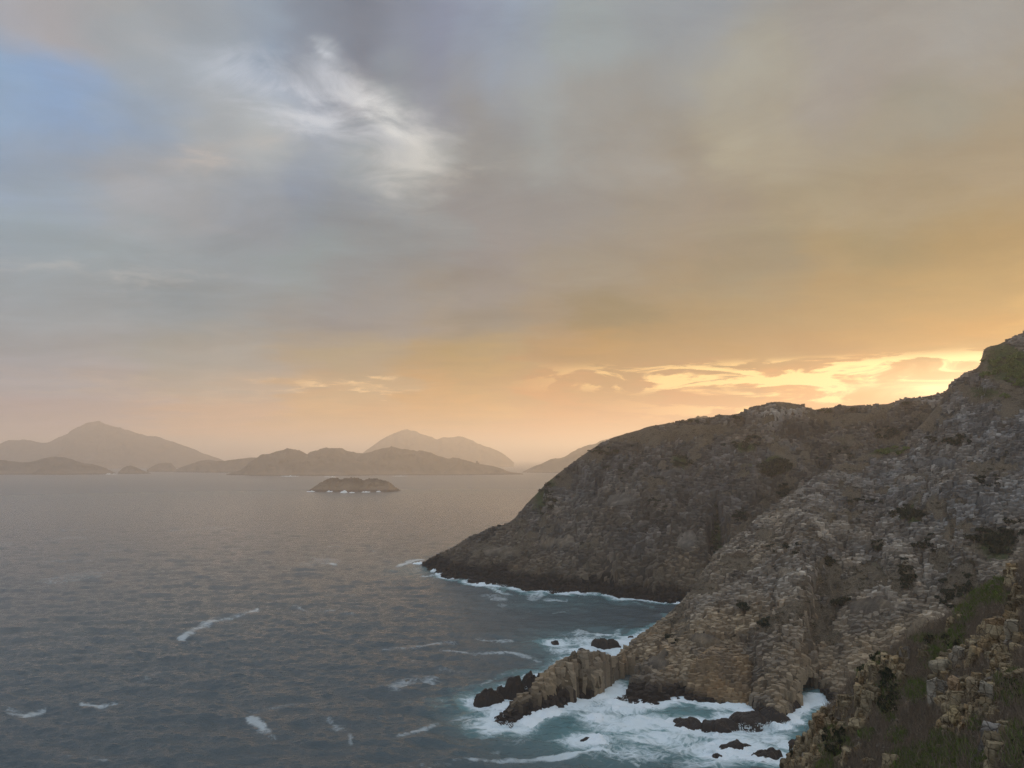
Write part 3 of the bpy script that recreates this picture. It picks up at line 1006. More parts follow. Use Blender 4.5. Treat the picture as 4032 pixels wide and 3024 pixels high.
def columns_for(G, veg, v, ridge, step, seed, tan_fn, wet, bounds, caves, layer, nparts, root, vis_fn, pale=None, patina=1.0):
    nu, nv = G.shape[:2]
    bvh = bvh_of(G)
    vegc = veg[:-1, :-1].ravel()

    def keep(x, y, z, fi):
        j = fi % (nv - 1)
        return z > -2.5 and v[j] < ridge + 0.5

    C, cor = hex_columns(bvh, bounds, step, keep, seed=seed)
    P = C[:, :3].copy()
    fi = C[:, 6].astype(int)
    vg = vegc[fi]
    nx_, ny_, nz_ = C[:, 3], C[:, 4], np.maximum(np.abs(C[:, 5]), 0.25)
    sg = np.sign(C[:, 5])
    gx, gy = -nx_ * sg / nz_, -ny_ * sg / nz_
    slope = np.hypot(gx, gy)
    q = P[:, 2] + 1.6 * fbm(P * [1, 1, 0], 34, 3, seed + 2) + 0.04 * P[:, 0]
    lay = np.round(q / layer) * layer - q
    # neighbouring columns break off together: blocks a few metres across share a height and a weathering
    cs = step * 3.4
    ci = np.floor(P[:, :2] / cs)
    best = np.full(len(C), 1e9)
    cid = np.zeros((len(C), 2), np.int64)
    for ox in (-1, 0, 1):
        for oy in (-1, 0, 1):
            gi = (ci + [ox, oy]).astype(np.int64)
            jx = _hash(gi[:, 0], gi[:, 1], gi[:, 0] * 0, seed + 60)
            jy = _hash(gi[:, 0], gi[:, 1], gi[:, 0] * 0, seed + 61)
            d_ = ((gi[:, 0] + jx) * cs - P[:, 0]) ** 2 + (((gi[:, 1] + jy) * cs - P[:, 1]) * 1.6) ** 2
            b_ = d_ < best
            best = np.where(b_, d_, best)
            cid[b_] = gi[b_]
    hc = _hash(cid[:, 0], cid[:, 1], cid[:, 0] * 0, seed + 70) - 0.5
    hc2 = _hash(cid[:, 0], cid[:, 1], cid[:, 0] * 0, seed + 71)
    rj = rng.random(len(C))
    rough_zone = smooth(fbm(P, 28, 3, seed + 90), -0.35, 0.35)
    ztop = P[:, 2] + 0.75 * lay + (rj - 0.5) * (0.30 + 0.55 * rough_zone) + hc * (0.35 + 0.85 * rough_zone) + fbm(P, 5, 2, seed + 4) * 0.4
    ztop -= smooth(vg, 0.35, 0.7) * 2.4
    slab, crack = relief_marks(P, SLABS_B if caves else SLABS_A, CRACKS_B if caves else CRACKS_A)
    ztop -= slab * 1.7 + crack * 2.6
    odd = rng.random(len(C))
    ztop += np.where(odd < 0.05, 0.9, 0) - np.where(odd > 0.92, 1.5, 0)
    drop_ = slope * step * 1.6 + 3.2
    zbot = ztop - drop_
    ce = cave_ceiling(P[:, 0], P[:, 1]) if caves else np.zeros(len(C))
    incave = ce > 0.2
    ok = ~(incave & (ztop < ce + 1.2)) & (ztop > -1.5)
    zbot = np.where(incave, np.maximum(ce + (rj - 0.5) * 0.9, 0.3), zbot)
    zbot = np.where(~incave & (zbot < 3), -3.0, zbot)
    if caves:   # walls of the caves reach down to the water
        near = np.zeros(len(C), bool)
        for dx_, dy_ in ((4, 0), (-4, 0), (0, 4), (0, -4), (3, 3), (-3, 3), (3, -3), (-3, -3)):
            near |= cave_ceiling(P[:, 0] + dx_, P[:, 1] + dy_) > 0.2
        zbot = np.where(near & ~incave, -3.0, zbot)
    tilt = np.stack([gx * 0.28, gy * 0.28], 1) + rng.normal(size=(len(C), 2)) * 0.16
    shrink = 0.98 - rng.random(len(C)) ** 2 * 0.18
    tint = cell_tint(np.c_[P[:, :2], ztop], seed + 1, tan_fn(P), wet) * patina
    tint = tint * (0.97 + (0.30 + 0.55 * smooth(P[:, 2], 8, 40)) * (hc2 - 0.5))[:, None]
    if pale is not None:
        pv = pale(P)[:, None]
        tint = tint * (1 - pv) + np.array([0.58, 0.55, 0.49]) * pv * (0.8 + 0.3 * rj[:, None])
    Call, corall = C, cor
    C, cor, ztop, zbot, tilt, shrink, tint, incave = C[ok], cor[ok], ztop[ok], zbot[ok], tilt[ok], shrink[ok], tint[ok], incave[ok]
    vg = vg[ok]
    slope = slope[ok]
    n_top = len(C)
    # cross joints: long faces are stacks of blocks set a little in or out
    ex = [np.arange(n_top)]
    zt_, zb_, sh_ = [ztop], [zbot], [shrink]
    cur = ztop.copy()
    for lvl in range(4):
        hh = rng.uniform(0.7, 1.9, n_top)
        cur = cur - hh
        m_ = ((slope * step > 0.8 + 0.9 * lvl) | (caves & (C[:, 2] < 22) & (C[:, 1] < 345))) & (cur > zbot + 0.5) & ~incave
        idx = np.where(m_)[0]
        if not len(idx):
            break
        ex.append(idx)
        zt_.append(cur[idx])
        zb_.append(zbot[idx])
        sh_.append(shrink[idx] + rng.uniform(0.015, 0.12, len(idx)) + (0.05 + 0.07 * ((C[idx, 2] < 20) & (C[idx, 0] < 45) & (C[idx, 1] < 335))) * lvl)
    if caves:
        fz_ = alcove_fill(Call[:, 0], Call[:, 1])
        fi_ = np.where(fz_ > 0.6)[0]
        nf = len(fi_)
        m0 = len(C)
        C, cor = np.vstack([C, Call[fi_]]), np.concatenate([cor, corall[fi_]])
        tilt = np.vstack([tilt, rng.normal(size=(nf, 2)) * 0.12])
        ft = cell_tint(np.c_[Call[fi_, :2], fz_[fi_]], seed + 5, np.full(nf, 1.0), 2.2) * np.array([1.0, 0.92, 0.82])
        tint = np.vstack([tint, ft])
        incave = np.concatenate([incave, np.zeros(nf, bool)])
        vg = np.concatenate([vg, np.ones(nf)])
        slope = np.concatenate([slope, np.ones(nf)])
        zz0 = fz_[fi_] + rng.normal(size=nf) * 0.25
        ex.insert(1, np.arange(m0, m0 + nf))
        zt_.insert(1, zz0)
        zb_.insert(1, np.full(nf, -3.0))
        sh_.insert(1, np.full(nf, 0.97))
        for lvl in range(5):
            zz0 = zz0 - rng.uniform(0.6, 1.5, nf)
            k_ = zz0 > 0.3
            ex.append(np.arange(m0, m0 + nf)[k_])
            zt_.append(zz0[k_])
            zb_.append(np.full(k_.sum(), -3.0))
            sh_.append(0.97 + rng.uniform(0.02, 0.12, k_.sum()))
        ztop = np.concatenate([ztop, fz_[fi_]])
        n_top = len(C)
    ei = np.concatenate(ex)
    Ce, core = C[ei], cor[ei].copy()
    core[n_top:] += rng.normal(size=(len(ei) - n_top, 1, 2)) * 0.09
    tj = tint[ei] * np.where(np.arange(len(ei)) < n_top, 1.0, rng.uniform(0.75, 1.1, len(ei)))[:, None]
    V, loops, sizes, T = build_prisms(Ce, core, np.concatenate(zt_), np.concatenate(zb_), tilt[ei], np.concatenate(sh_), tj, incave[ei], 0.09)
    # the largest in the picture
    x, y = proj(np.c_[C[:, :2], ztop])
    dist = np.hypot(C[:, 0], C[:, 1])
    score = np.where((x > 2) & (x < 1020) & (y > 2) & (y < 765) & (vg < 0.35) & vis_fn(x, y) & ~incave, 1.0 / dist * (0.6 + 0.4 * slope.clip(0, 1)), 0)
    order = np.argsort(-score)[:nparts]
    order = order[score[order] > 0]
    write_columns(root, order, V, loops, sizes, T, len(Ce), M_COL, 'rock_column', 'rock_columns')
    return len(Ce)


def tan_A(P):
    return np.clip(0.22 + 0.5 * np.exp(-(P[:, 2] - 12) ** 2 / 500), 0, 1)


def tan_B(P):
    return np.clip(0.95 - P[:, 2] / 78.0, 0.02, 1) + 0.12


def pale_A(P):
    x, y = proj(P)
    return 0.8 * np.exp(-((x - 780) / 26) ** 2 - ((y - 411) / 4.5) ** 2) + 0.45 * np.exp(-((x - 930) / 22) ** 2 - ((y - 400) / 2.5) ** 2)


meA = base_mesh('far_headland', GA, vegA, grA, 61, tan_A, 10.5, 1.3)
far_head = obj('far_headland', meA, M_GRD)
tag(far_head, 'far dark headland of broken rock columns sloping left to a low black point', 'headland', None, 'structure')
meB = base_mesh('middle_headland', GB, vegB, grB, 62, tan_B, 3.2, 1.3, caves=True)
mid_head = obj('middle_headland', meB, M_GRD)
tag(mid_head, 'nearer brown cliff of stacked rock columns with sea caves at its foot', 'headland', None, 'structure')


def bnd(G, v, ridge, xmax=520):
    sel = G[:, v < ridge + 0.6]
    return (sel[..., 0].min() - 2, min(sel[..., 0].max(), xmax) + 2, sel[..., 1].min() - 2, sel[..., 1].max() + 2)


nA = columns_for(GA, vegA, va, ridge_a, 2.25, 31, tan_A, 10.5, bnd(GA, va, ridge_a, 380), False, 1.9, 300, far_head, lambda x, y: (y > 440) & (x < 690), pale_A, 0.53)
nB = columns_for(GB, vegB, vb, ridge_b, 1.65, 33, tan_B, 3.2, bnd(GB, vb, ridge_b, 330), True, 1.5, 300, mid_head, lambda x, y: (y < 690) & (x + y * 0.9 < 1480), None, 0.97)
print('columns', nA, nB)
BVH_A, BVH_B = bvh_of(GA), bvh_of(GB)


def shoreline(G):
    V = G.reshape(-1, 3)
    return V[np.abs(V[:, 2]) < 1.6]


# ---------------- near slope C at lower right
C_DEF = [((760, 800, 139), (760, 900, 122)), ((787, 766, 135), (800, 870, 108)), ((801, 745, 132), (832, 860, 99)), ((816, 722, 129), (862, 855, 92)),
         ((836, 700, 126), (892, 850, 86)), ((858, 676, 123), (920, 850, 80)), ((880, 656, 121), (945, 850, 76)), ((905, 641, 119), (965, 845, 72)),
         ((930, 627, 117), (985, 840, 69)), ((950, 614, 115), (1002, 830, 67)), ((975, 594, 113), (1022, 820, 65)), ((1000, 579, 112), (1045, 800, 63)),
         ((1024, 561, 111), (1070, 780, 62)), ((1060, 530, 110), (1105, 740, 62)), ((1100, 490, 110), (1150, 690, 62))]
net = []
for c_, n_ in C_DEF:
    Cc, Nn = at(*c_), at(*n_)
    row = [Nn + (Nn - Cc) * np.array([0.7, 0.7, 0.9]), Nn]
    for t, b_ in ((0.25, -0.8), (0.5, -1.0), (0.75, -0.4)):
        row.append(Nn + (Cc - Nn) * t + np.array([0, 0, b_]))
    row += [Cc, radial(Cc, 8, Cc[2] - 7), radial(Cc, 30, max(Cc[2] - 45, -6))]
    net.append(row)
C_net = np.array(net)
NUc, NVc = 170, 130
GC = catmull(catmull(C_net, NUc).transpose(1, 0, 2), NVc).transpose(1, 0, 2)
vc = np.linspace(0, C_net.shape[1] - 1, NVc)
ridge_c = 5
dmp = 1 - 0.6 * np.exp(-((vc - ridge_c) / 0.35) ** 2)
GC[..., 2] += (fbm(GC, 9, 4, 5) * 0.9 + fbm(GC, 2.2, 3, 6) * 0.28) * dmp[None, :]
BVH_C = bvh_of(GC)


def c7(x, y):           # survey grid of the near slope -> picture point
    return 770.0 + x * 0.1415, 533.3 + y * 0.1415


# outcrops on the near slope: (x, y, rx, ry, strength)
OUT7 = [(1710, 300, 50, 60), (1745, 440, 40, 60), (1740, 520, 50, 60), (1725, 580, 45, 45), (1330, 560, 35, 40), (1300, 640, 40, 30), (1620, 660, 75, 75), (1745, 700, 55, 110),
        (1360, 860, 45, 75), (1285, 860, 30, 45), (1255, 950, 75, 60), (1470, 770, 35, 50), (1455, 860, 40, 50), (1640, 800, 50, 50), (1590, 870, 40, 50), (1660, 870, 50, 60),
        (1545, 1000, 50, 45), (1650, 980, 50, 40), (1690, 940, 50, 40), (1335, 1110, 65, 110), (1460, 1090, 70, 75), (1195, 1110, 70, 110), (1150, 1110, 35, 60), (1440, 1240, 60, 50),
        (1340, 1290, 80, 65), (1570, 1130, 60, 110), (1590, 1240, 50, 70), (1265, 1350, 60, 55), (1350, 1350, 60, 60), (1610, 1400, 90, 50), (1610, 1540, 80, 110), (1770, 980, 40, 60),
        (945, 870, 55, 60), (1100, 850, 50, 40), (840, 900, 75, 50), (890, 950, 60, 50), (740, 980, 55, 60), (650, 1020, 45, 40), (700, 1090, 60, 50), (690, 1190, 55, 110), (760, 1150, 35, 60),
        (570, 1170, 60, 45), (510, 1220, 60, 50), (390, 1300, 60, 50), (370, 1360, 60, 45), (460, 1370, 55, 60), (550, 1340, 50, 45), (655, 1340, 45, 60), (950, 1020, 40, 50),
        (620, 1500, 30, 30), (530, 1570, 60, 45), (310, 1460, 70, 60), (250, 1470, 60, 50), (330, 1540, 70, 70), (210, 1570, 70, 50), (150, 1610, 60, 45), (290, 1620, 70, 50), (380, 1450, 50, 60),
        (700, 1600, 40, 25), (1180, 1370, 40, 30), (850, 1620, 60, 30), (905, 1330, 28, 40)]
outm = [(*c7(a, b), ra * 0.1415 * 1.12, rb * 0.1415 * 1.12, 1.0) for a, b, ra, rb in OUT7]


def out_mask(P):
    x, y = proj(P)
    m = np.zeros(np.shape(x))
    for (bx, by, rx, ry, a) in outm:
        m = np.maximum(m, 1.0 - (((x - bx) / rx) ** 2 + ((y - by) / ry) ** 2))
    return m


GREEN7 = [(860, 1120, 60, 150), (480, 1480, 80, 90), (1590, 370, 70, 60), (1500, 450, 70, 50), (1400, 560, 60, 50), (1300, 760, 80, 40), (1180, 860, 60, 70), (1060, 1110, 60, 60), (1720, 1090, 80, 90),
          (1490, 1350, 40, 40), (1200, 1580, 140, 80), (980, 1600, 90, 60), (920, 1430, 50, 40), (1510, 1600, 50, 50), (1100, 740, 60, 20), (780, 880, 40, 40), (1250, 1430, 60, 40), (1640, 440, 50, 40),
          (670, 960, 30, 40), (700, 1420, 40, 30), (400, 1640, 60, 30), (1400, 1500, 60, 40), (1780, 1500, 60, 120), (1330, 700, 50, 40)]
greenm = [(*c7(a, b), ra * 0.1415 * 1.3, rb * 0.1415 * 1.3, 1.0) for a, b, ra, rb in GREEN7]
xC, yC = proj(GC)
vegC = np.ones(GC.shape[:2])
grC = np.clip(px_blobs(xC, yC, greenm) + 0.25 * smooth(fbm(GC, 6, 4, 9), 0.05, 0.5), 0, 1)
rockC = out_mask(GC)
vegC = np.where(rockC > 0.1, 0.1, 1.0)
Vc = GC.reshape(-1, 3)
meC = mesh_np('near_slope', Vc, grid_faces(NUc, NVc), smooth_sh=True)
fattr(meC, 'veg', vegC.ravel())
fattr(meC, 'green', grC.ravel())
cattr(meC, 'tint', np.tile(TAN * 0.6, (len(Vc), 1)))
near_slope = obj('near_slope', meC, M_GRD)
tag(near_slope, 'steep near slope of dry brush and blocky rock columns at lower right', 'hillside', None, 'structure')


def column_variant(seed):
    """a weathered column of stacked blocks, about 1 m in radius, top at z = 0, reaching down 4 m"""
    r = np.random.default_rng(seed)
    nc = r.integers(4, 7)
    ang = np.sort((np.arange(nc) + r.uniform(-0.34, 0.34, nc)) / nc * 2 * math.pi)
    cr = r.uniform(0.75, 1.2, nc)
    corner = np.stack([np.cos(ang) * cr, np.sin(ang) * cr], 1)
    SEG = 3
    poly = []
    for k in range(nc):
        a, b = corner[k], corner[(k + 1) % nc]
        for q in range(SEG):
            t = q / SEG
            poly.append(a + (b - a) * t)
    poly = np.array(poly)
    m = len(poly)
    rings = []
    z = 0.0
    first = True
    while z > -4.2:
        h = r.uniform(0.4, 1.9)
        o = r.normal(size=2) * 0.13
        sc = r.uniform(0.82, 1.12)
        tl = r.normal(size=2) * 0.17
        for (dz_, k) in ((0, 0.88), (-0.05, 0.975), (-0.22, 1.0), (-h * 0.6, 1.01), (-h + 0.04, 0.985), (-h + 0.0, 0.90)):
            p = poly * sc * k + o
            zc = z + dz_ + (p * tl).sum(1) * (1 if dz_ > -h * 0.5 else 0.5)
            rings.append(np.c_[p, zc])
        z -= h
    Rr = np.array(rings)
    n = fbm(Rr + seed * 3.1, 0.8, 3, seed) * 0.22 + fbm(Rr + seed, 0.25, 2, seed + 3) * 0.10
    d = Rr.copy()
    d[..., 2] = 0
    d /= np.linalg.norm(d, axis=2, keepdims=True) + 1e-6
    Rr = Rr + d * n[..., None]
    Rr[..., 2] += fbm(Rr, 0.5, 2, seed + 7) * 0.07
    nr = len(Rr)
    V = Rr.reshape(-1, 3)
    loops, sizes = [], []
    for i in range(nr - 1):
        for k in range(m):
            k1 = (k + 1) % m
            loops += [i * m + k, (i + 1) * m + k, (i + 1) * m + k1, i * m + k1]
            sizes.append(4)
    top = V[:m].mean(0)
    top[2] += 0.06
    V = np.vstack([V, top])
    for k in range(m):
        loops += [k, (k + 1) % m, len(V) - 1]
        sizes.append(3)
    base = (GREY * 0.35 + TAN * 0.65) * np.array([1.02, 0.97, 0.78])
    c = np.tile(base, (len(V), 1))
    jit = 1 + 0.35 * fbm(V + seed * 7, 0.8, 3, seed + 1)
    rust = smooth(fbm(V + seed * 5, 1.6, 2, seed + 2), 0.15, 0.6)[:, None]
    c = c * jit[:, None] * (1 - rust * 0.6) + np.array([0.27, 0.17, 0.07]) * rust * 0.6
    return V, loops, sizes, np.clip(c, 0.03, 0.6)


VARS = []
for k in range(16):
    V, lo, sz, c = column_variant(100 + k)
    me = mesh_np('rock_column', V, loops=lo, sizes=sz)
    shade = [0.9, 1.2, 0.72, 0.5][k % 4]
    cattr(me, 'tint', c * shade)
    me.materials.append(M_COLN)
    VARS.append(me)
bvh = BVH_C
cand = []
stp = 0.98
for j in range(0, 128):
    for i in range(0, 160):
        x = 25 + (i + 0.5 * (j % 2)) * stp + rng.normal() * 0.16
        y = 55 + j * stp * 0.87 + rng.normal() * 0.16
        loc, nor, fi, d = bvh.ray_cast(Vector((x, y, 300)), Vector((0, 0, -1)))
        if loc is None or vc[fi % (NVc - 1)] > ridge_c + 0.45:
            continue
        mk = float(out_mask(np.array([loc.x, loc.y, loc.z + 0.6])))
        if mk < 0.05:
            continue
        cand.append((loc.x, loc.y, loc.z, mk))
cand = np.array(cand)
px_, py_ = proj(cand[:, :3])
inn = (px_ > 740) & (px_ < 1040) & (py_ < 790)
cand = cand[inn]
order = np.argsort(np.hypot(cand[:, 0], cand[:, 1]))
print('near columns', len(cand))
mass_V, mass_L, mass_S, mass_T, nv0 = [], [], [], [], 0
for q, ci in enumerate(order):
    x, y, z, mk = cand[ci]
    me = VARS[int(rng.integers(len(VARS)))]
    sc = (0.40 + 0.46 * rng.random() ** 1.5) * (0.75 + 0.25 * min(1, mk * 2))
    lift = 0.05 + 0.95 * min(mk, 0.9) + rng.normal() * 0.5
    if rng.random() < 0.14:
        sc *= 1.5
        lift += 0.5
    o = obj('rock_column', me, None, near_slope, (x, y, z + lift)) if q < 282 else None
    rot = (rng.normal() * 0.13 + 0.05, rng.normal() * 0.13, rng.uniform(0, 6.28))
    scl = (sc * rng.uniform(0.85, 1.15), sc * rng.uniform(0.85, 1.15), rng.uniform(0.8, 1.25) * sc * 1.1)
    if o is not None:
        o.rotation_euler = rot
        o.scale = scl
    else:
        Mx = Matrix.LocRotScale(Vector((x, y, z + lift)), __import__('mathutils').Euler(rot), Vector(scl))
        A = np.array(Mx)
        vv = np.empty(len(me.vertices) * 3, np.float32)
        me.vertices.foreach_get('co', vv)
        vv = vv.reshape(-1, 3) @ A[:3, :3].T + A[:3, 3]
        ll = np.empty(len(me.loops), np.int32)
        me.loops.foreach_get('vertex_index', ll)
        ssz = np.empty(len(me.polygons), np.int32)
        me.polygons.foreach_get('loop_total', ssz)
        tt = np.empty(len(me.vertices) * 4, np.float32)
        me.attributes['tint'].data.foreach_get('color', tt)
        mass_V.append(vv); mass_L.append(ll + nv0); mass_S.append(ssz); mass_T.append(tt.reshape(-1, 4)[:, :3])
        nv0 += len(vv)
if mass_V:
    me = mesh_np('rock_columns', np.vstack(mass_V), loops=np.concatenate(mass_L), sizes=np.concatenate(mass_S))
    cattr(me, 'tint', np.vstack(mass_T))
    o = obj('rock_columns', me, M_COLN, near_slope)
    o['kind'] = 'stuff'


# the few blocks on the near slope that stand out one by one
def hero(gx, gy, wpx, hpx, col, label, lichen=False, seed=0):
    x, y = c7(gx, gy)
    d = pdir(x, y + hpx * 0.5)
    loc, nor, fi, dist_ = BVH_C.ray_cast(Vector((0, 0, H)), Vector(d))
    if loc is None:
        return
    V, lo, sz, c = column_variant(500 + seed)
    rad_ = wpx * loc.y / FPX / 2.1
    ht = hpx * loc.y / FPX
    lum_ = c.mean(1, keepdims=True) / c.mean()
    c = np.array(col) * (0.45 + 0.55 * lum_)
    if lichen:
        k = smooth(V[:, 2] + 0.25 * fbm(V, 0.5, 3, 3), -0.45, -0.05)[:, None]
        c = c * (1 - k) + np.array([0.50, 0.48, 0.43]) * k
    me = mesh_np('rock_column', V, loops=lo, sizes=sz)
    cattr(me, 'tint', np.clip(c, 0.02, 0.7))
    o = obj('rock_column', me, M_COLN, near_slope, (loc.x, loc.y + rad_ * 0.5, loc.z + ht * 0.85))
    o.scale = (rad_, rad_ * 0.9, max(1.0, (ht + 1.2) / 3.6))
    o.rotation_euler = (rng.normal() * 0.06, rng.normal() * 0.08, rng.uniform(0, 6.28))
    o['label'] = label


hero(1620, 660, 19, 19, (0.30, 0.215, 0.125), 'orange brown square block high on the near slope', False, 1)
hero(1335, 1110, 14, 27, (0.31, 0.22, 0.13), 'tall rusty orange column in the middle outcrop', False, 2)
hero(1450, 1090, 15, 17, (0.29, 0.235, 0.15), 'stubby tan block right of the rusty column', False, 3)
hero(1175, 1110, 12, 26, (0.33, 0.305, 0.245), 'pale grey pinnacle left of the rusty column', False, 4)
hero(1225, 1105, 15, 20, (0.20, 0.185, 0.15), 'dark grey block leaning on the pale pinnacle', False, 5)
hero(1250, 950, 20, 15, (0.29, 0.26, 0.185), 'wide grey tan block above the pinnacle', False, 6)
hero(1362, 865, 13, 18, (0.29, 0.26, 0.20), 'square headed column above the wide block', False, 7)
hero(1615, 1420, 22, 16, (0.17, 0.16, 0.14), 'dark rock with white lichen on its flat top', True, 8)
hero(1615, 1560, 20, 24, (0.31, 0.26, 0.16), 'broad tan block below the lichened rock', False, 9)
hero(1565, 1140, 15, 24, (0.31, 0.285, 0.22), 'stack of pale grey slabs right of the rusty column', False, 10)
hero(1345, 1300, 20, 15, (0.35, 0.28, 0.15), 'leaning tan slab below the rusty column', False, 11)
hero(700, 1190, 12, 24, (0.33, 0.28, 0.18), 'tall ribbed column in the left outcrop', False, 12)
hero(735, 970, 13, 13, (0.34, 0.28, 0.16), 'tan block at the top of the left outcrop', False, 13)
hero(390, 1320, 17, 13, (0.30, 0.215, 0.12), 'orange block above the surf at the lower left edge', False, 14)
hero(980, 850, 16, 14, (0.20, 0.18, 0.15), 'dark rounded block on the slope crest', False, 15)
hero(1740, 680, 16, 22, (0.31, 0.275, 0.20), 'pale block stack at the right edge under the crest', False, 16)

# ------------------------------------------------------------------ distant islands
def island(name, ridge, Y, base_y, depth, label, seed, cat='island', rough=1.0, bare=False):
    """ridge: picture points of the skyline; built as a hill with front and back shores"""
    prof = []
    R = [at(x, y, Y) for x, y in ridge]
    n = max(60, len(ridge) * 10)
    Rc = catmull(np.array(R), n)
    Sy = H * FPX / (base_y - YH)
    G = []
    for P in Rc:
        z = max(P[2], 0.5)
        d_front = min(depth, z * 2.2 + depth * 0.12)
        fr = radial(P, -d_front, 0)
        row = [radial(P, -d_front * 1.25, -6), fr]
        for t in (0.2, 0.4, 0.6, 0.8):
            q = fr + (P - fr) * t
            q[2] = z * (t + 0.5 * t * (1 - t))
            row.append(q)
        row += [np.array([P[0], P[1], z]), radial(P, d_front * 0.5, z * 0.55), radial(P, d_front * 1.2, -6)]
        G.append(row)
    G = np.array(G)
    G = catmull(G.transpose(1, 0, 2), 44).transpose(1, 0, 2)
    v = np.linspace(0, 8, 44)
    sc = depth * 0.30
    amp = np.clip(G[..., 2], 0, None) * 0.30 * rough
    damp = 1 - 0.8 * np.exp(-((v - 6) / 0.5) ** 2)
    Gq = G.copy()
    Gq[..., 1] *= 0.4
    dd = -np.abs(fbm(Gq, sc, 5, seed)) + 0.25
    G[..., 2] += amp * dd * damp[None, :]
    if bare:
        st_ = 3.2
        G[..., 2] = np.where(G[..., 2] > 1, 0.45 * G[..., 2] + 0.55 * np.round((G[..., 2] + fbm(G, 14, 3, seed + 6) * 2.0) / st_) * st_, G[..., 2])
        G[..., 2] += fbm(G, 9, 3, seed + 9) * 1.3 * smooth(G[..., 2], 0, 3)
    G[..., 1] += (fbm(G, sc, 4, seed + 3) * depth * 0.10) * damp[None, :]
    me = mesh_np(name, G.reshape(-1, 3), grid_faces(*G.shape[:2]), smooth_sh=True)
    o = obj(name, me, M_BARE if bare else M_ISL)
    tag(o, label, cat, None, 'structure')
    return o, G


K = 0.46292


def dp(*pp):
    return [(a * K, b * K) for a, b in pp]


ISL = []
ISL.append(island('mountain_island', dp((-160, 1000), (-90, 985), (-40, 968), (0, 958), (22, 951), (60, 952), (100, 958), (140, 940), (165, 927), (190, 915), (212, 912), (240, 918), (268, 929), (300, 937),
                                        (350, 948), (400, 965), (440, 980), (470, 989), (490, 998)), 7500, 467, 800, 'tall hazy peak on the left horizon, the highest island in view', 11))
ISL.append(island('low_island', dp((-200, 1000), (-100, 985), (-40, 988), (0, 992), (60, 999), (95, 990), (125, 987), (155, 993), (180, 1000), (200, 1003), (225, 1010), (250, 1022)), 4400, 473.5, 260,
                  'low dark island at the left edge in front of the peak', 12))
ISL.append(island('islet', dp((255, 1022), (264, 1012), (280, 1006), (292, 1009), (305, 1015), (325, 1022)), 4500, 473, 90, 'small rocky islet just off the low island at left', 13, 'islet'))
ISL.append(island('pale_island', dp((150, 1005), (170, 994), (205, 989), (235, 991), (255, 1000), (285, 996), (310, 1003)), 6800, 468.5, 200, 'faint pale hump at the foot of the tall peak', 14))
ISL.append(island('flat_islet', dp((318, 1014), (335, 1004), (352, 1000), (370, 1001), (380, 1012)), 5200, 471.5, 120, 'flat-topped islet between the low island and the long island', 15, 'islet'))
ISL.append(island('low_neck', dp((375, 1016), (400, 1006), (425, 998), (445, 994), (470, 996), (500, 993), (535, 990), (560, 990), (600, 1000)), 5000, 472, 200,
                  'low neck of land left of the long central island', 16, 'headland'))
ISL.append(island('front_hill', dp((490, 1024), (520, 1015), (540, 998), (560, 985), (585, 979), (605, 972), (628, 969.5), (650, 975), (668, 983), (700, 985), (735, 986), (770, 995), (800, 1008), (830, 1024)), 4150, 475, 230,
                  'rounded front hill of the central island with pale scars', 17, 'hill'))
ISL.append(island('middle_hill', dp((640, 1010), (655, 990), (672, 977), (705, 968), (735, 969), (765, 977), (790, 982), (820, 990), (850, 1010)), 4500, 473.5, 200, 'middle hill behind the front hill of the central island', 18, 'hill'))
ISL.append(island('long_hill', dp((760, 1010), (778, 984), (800, 975), (830, 967), (855, 965), (875, 970), (900, 974), (925, 977), (960, 989), (985, 989), (1003, 994), (1030, 1001), (1060, 1006), (1085, 1013), (1100, 1019), (1130, 1023)), 4300, 474.3, 230,
                  'long hill of the central island tapering right to a low point', 19, 'hill'))
ISL.append(island('far_mountain', dp((760, 1000), (790, 974), (815, 956), (840, 943), (862, 933), (880, 930), (905, 936), (930, 943), (945, 949), (958, 944), (985, 944), (1010, 948), (1035, 960), (1060, 966), (1085, 979), (1110, 999)), 8000, 466.6, 700,
                  'pale double-topped mountain behind the central island', 20, 'mountain'))
ISL.append(island('channel_headland', dp((1126, 1021), (1150, 1009), (1172, 1001), (1192, 992), (1215, 988), (1245, 972), (1280, 960), (1306, 952), (1340, 945), (1400, 945), (1500, 960)), 4900, 472, 300,
                  'grey slope closing the channel, rising right behind the near cliff', 23, 'headland'))
ISL.append(island('ridge_hill', dp((1430, 935), (1470, 918), (1490, 909), (1510, 904), (1530, 903), (1548, 906), (1570, 915), (1620, 935)), 1700, 500, 180, 'pale hilltop peeking over the far headland ridge', 24, 'hill'))


def c2(x, y):
    return 253.97 + x * 0.15432, 406.35 + y * 0.15432


rock_isl = [c2(*p) for p in [(345, 548), (375, 532), (410, 505), (445, 488), (485, 470), (530, 467), (565, 470), (600, 466), (640, 461), (675, 468), (705, 477), (740, 469), (775, 468), (830, 479), (870, 487), (895, 505), (920, 525), (948, 545)]]
ISL.append(island('rocky_islet', rock_isl, 2130, 492.5, 60, 'round bare rocky islet alone in mid channel ringed by white surf', 25, 'islet', 1.2, True))

# tower on the long hill
tw = bpy.data.objects.new('tower', None)
COL.objects.link(tw)
P = at(477.0, 463.3, 4290)
tw.location = tuple(P)
tag(tw, 'tiny square tower on the right shoulder of the long hill', 'tower')


def box_me(name, sx, sy, sz, z0):
    V = np.array([[x * sx / 2, y * sy / 2, z0 + z * sz] for z in (0, 1) for x, y in ((-1, -1), (1, -1), (1, 1), (-1, 1))])
    F = [[0, 1, 2, 3][::-1], [4, 5, 6, 7], [0, 1, 5, 4], [1, 2, 6, 5], [2, 3, 7, 6], [3, 0, 4, 7]]
    return mesh_np(name, V, F)


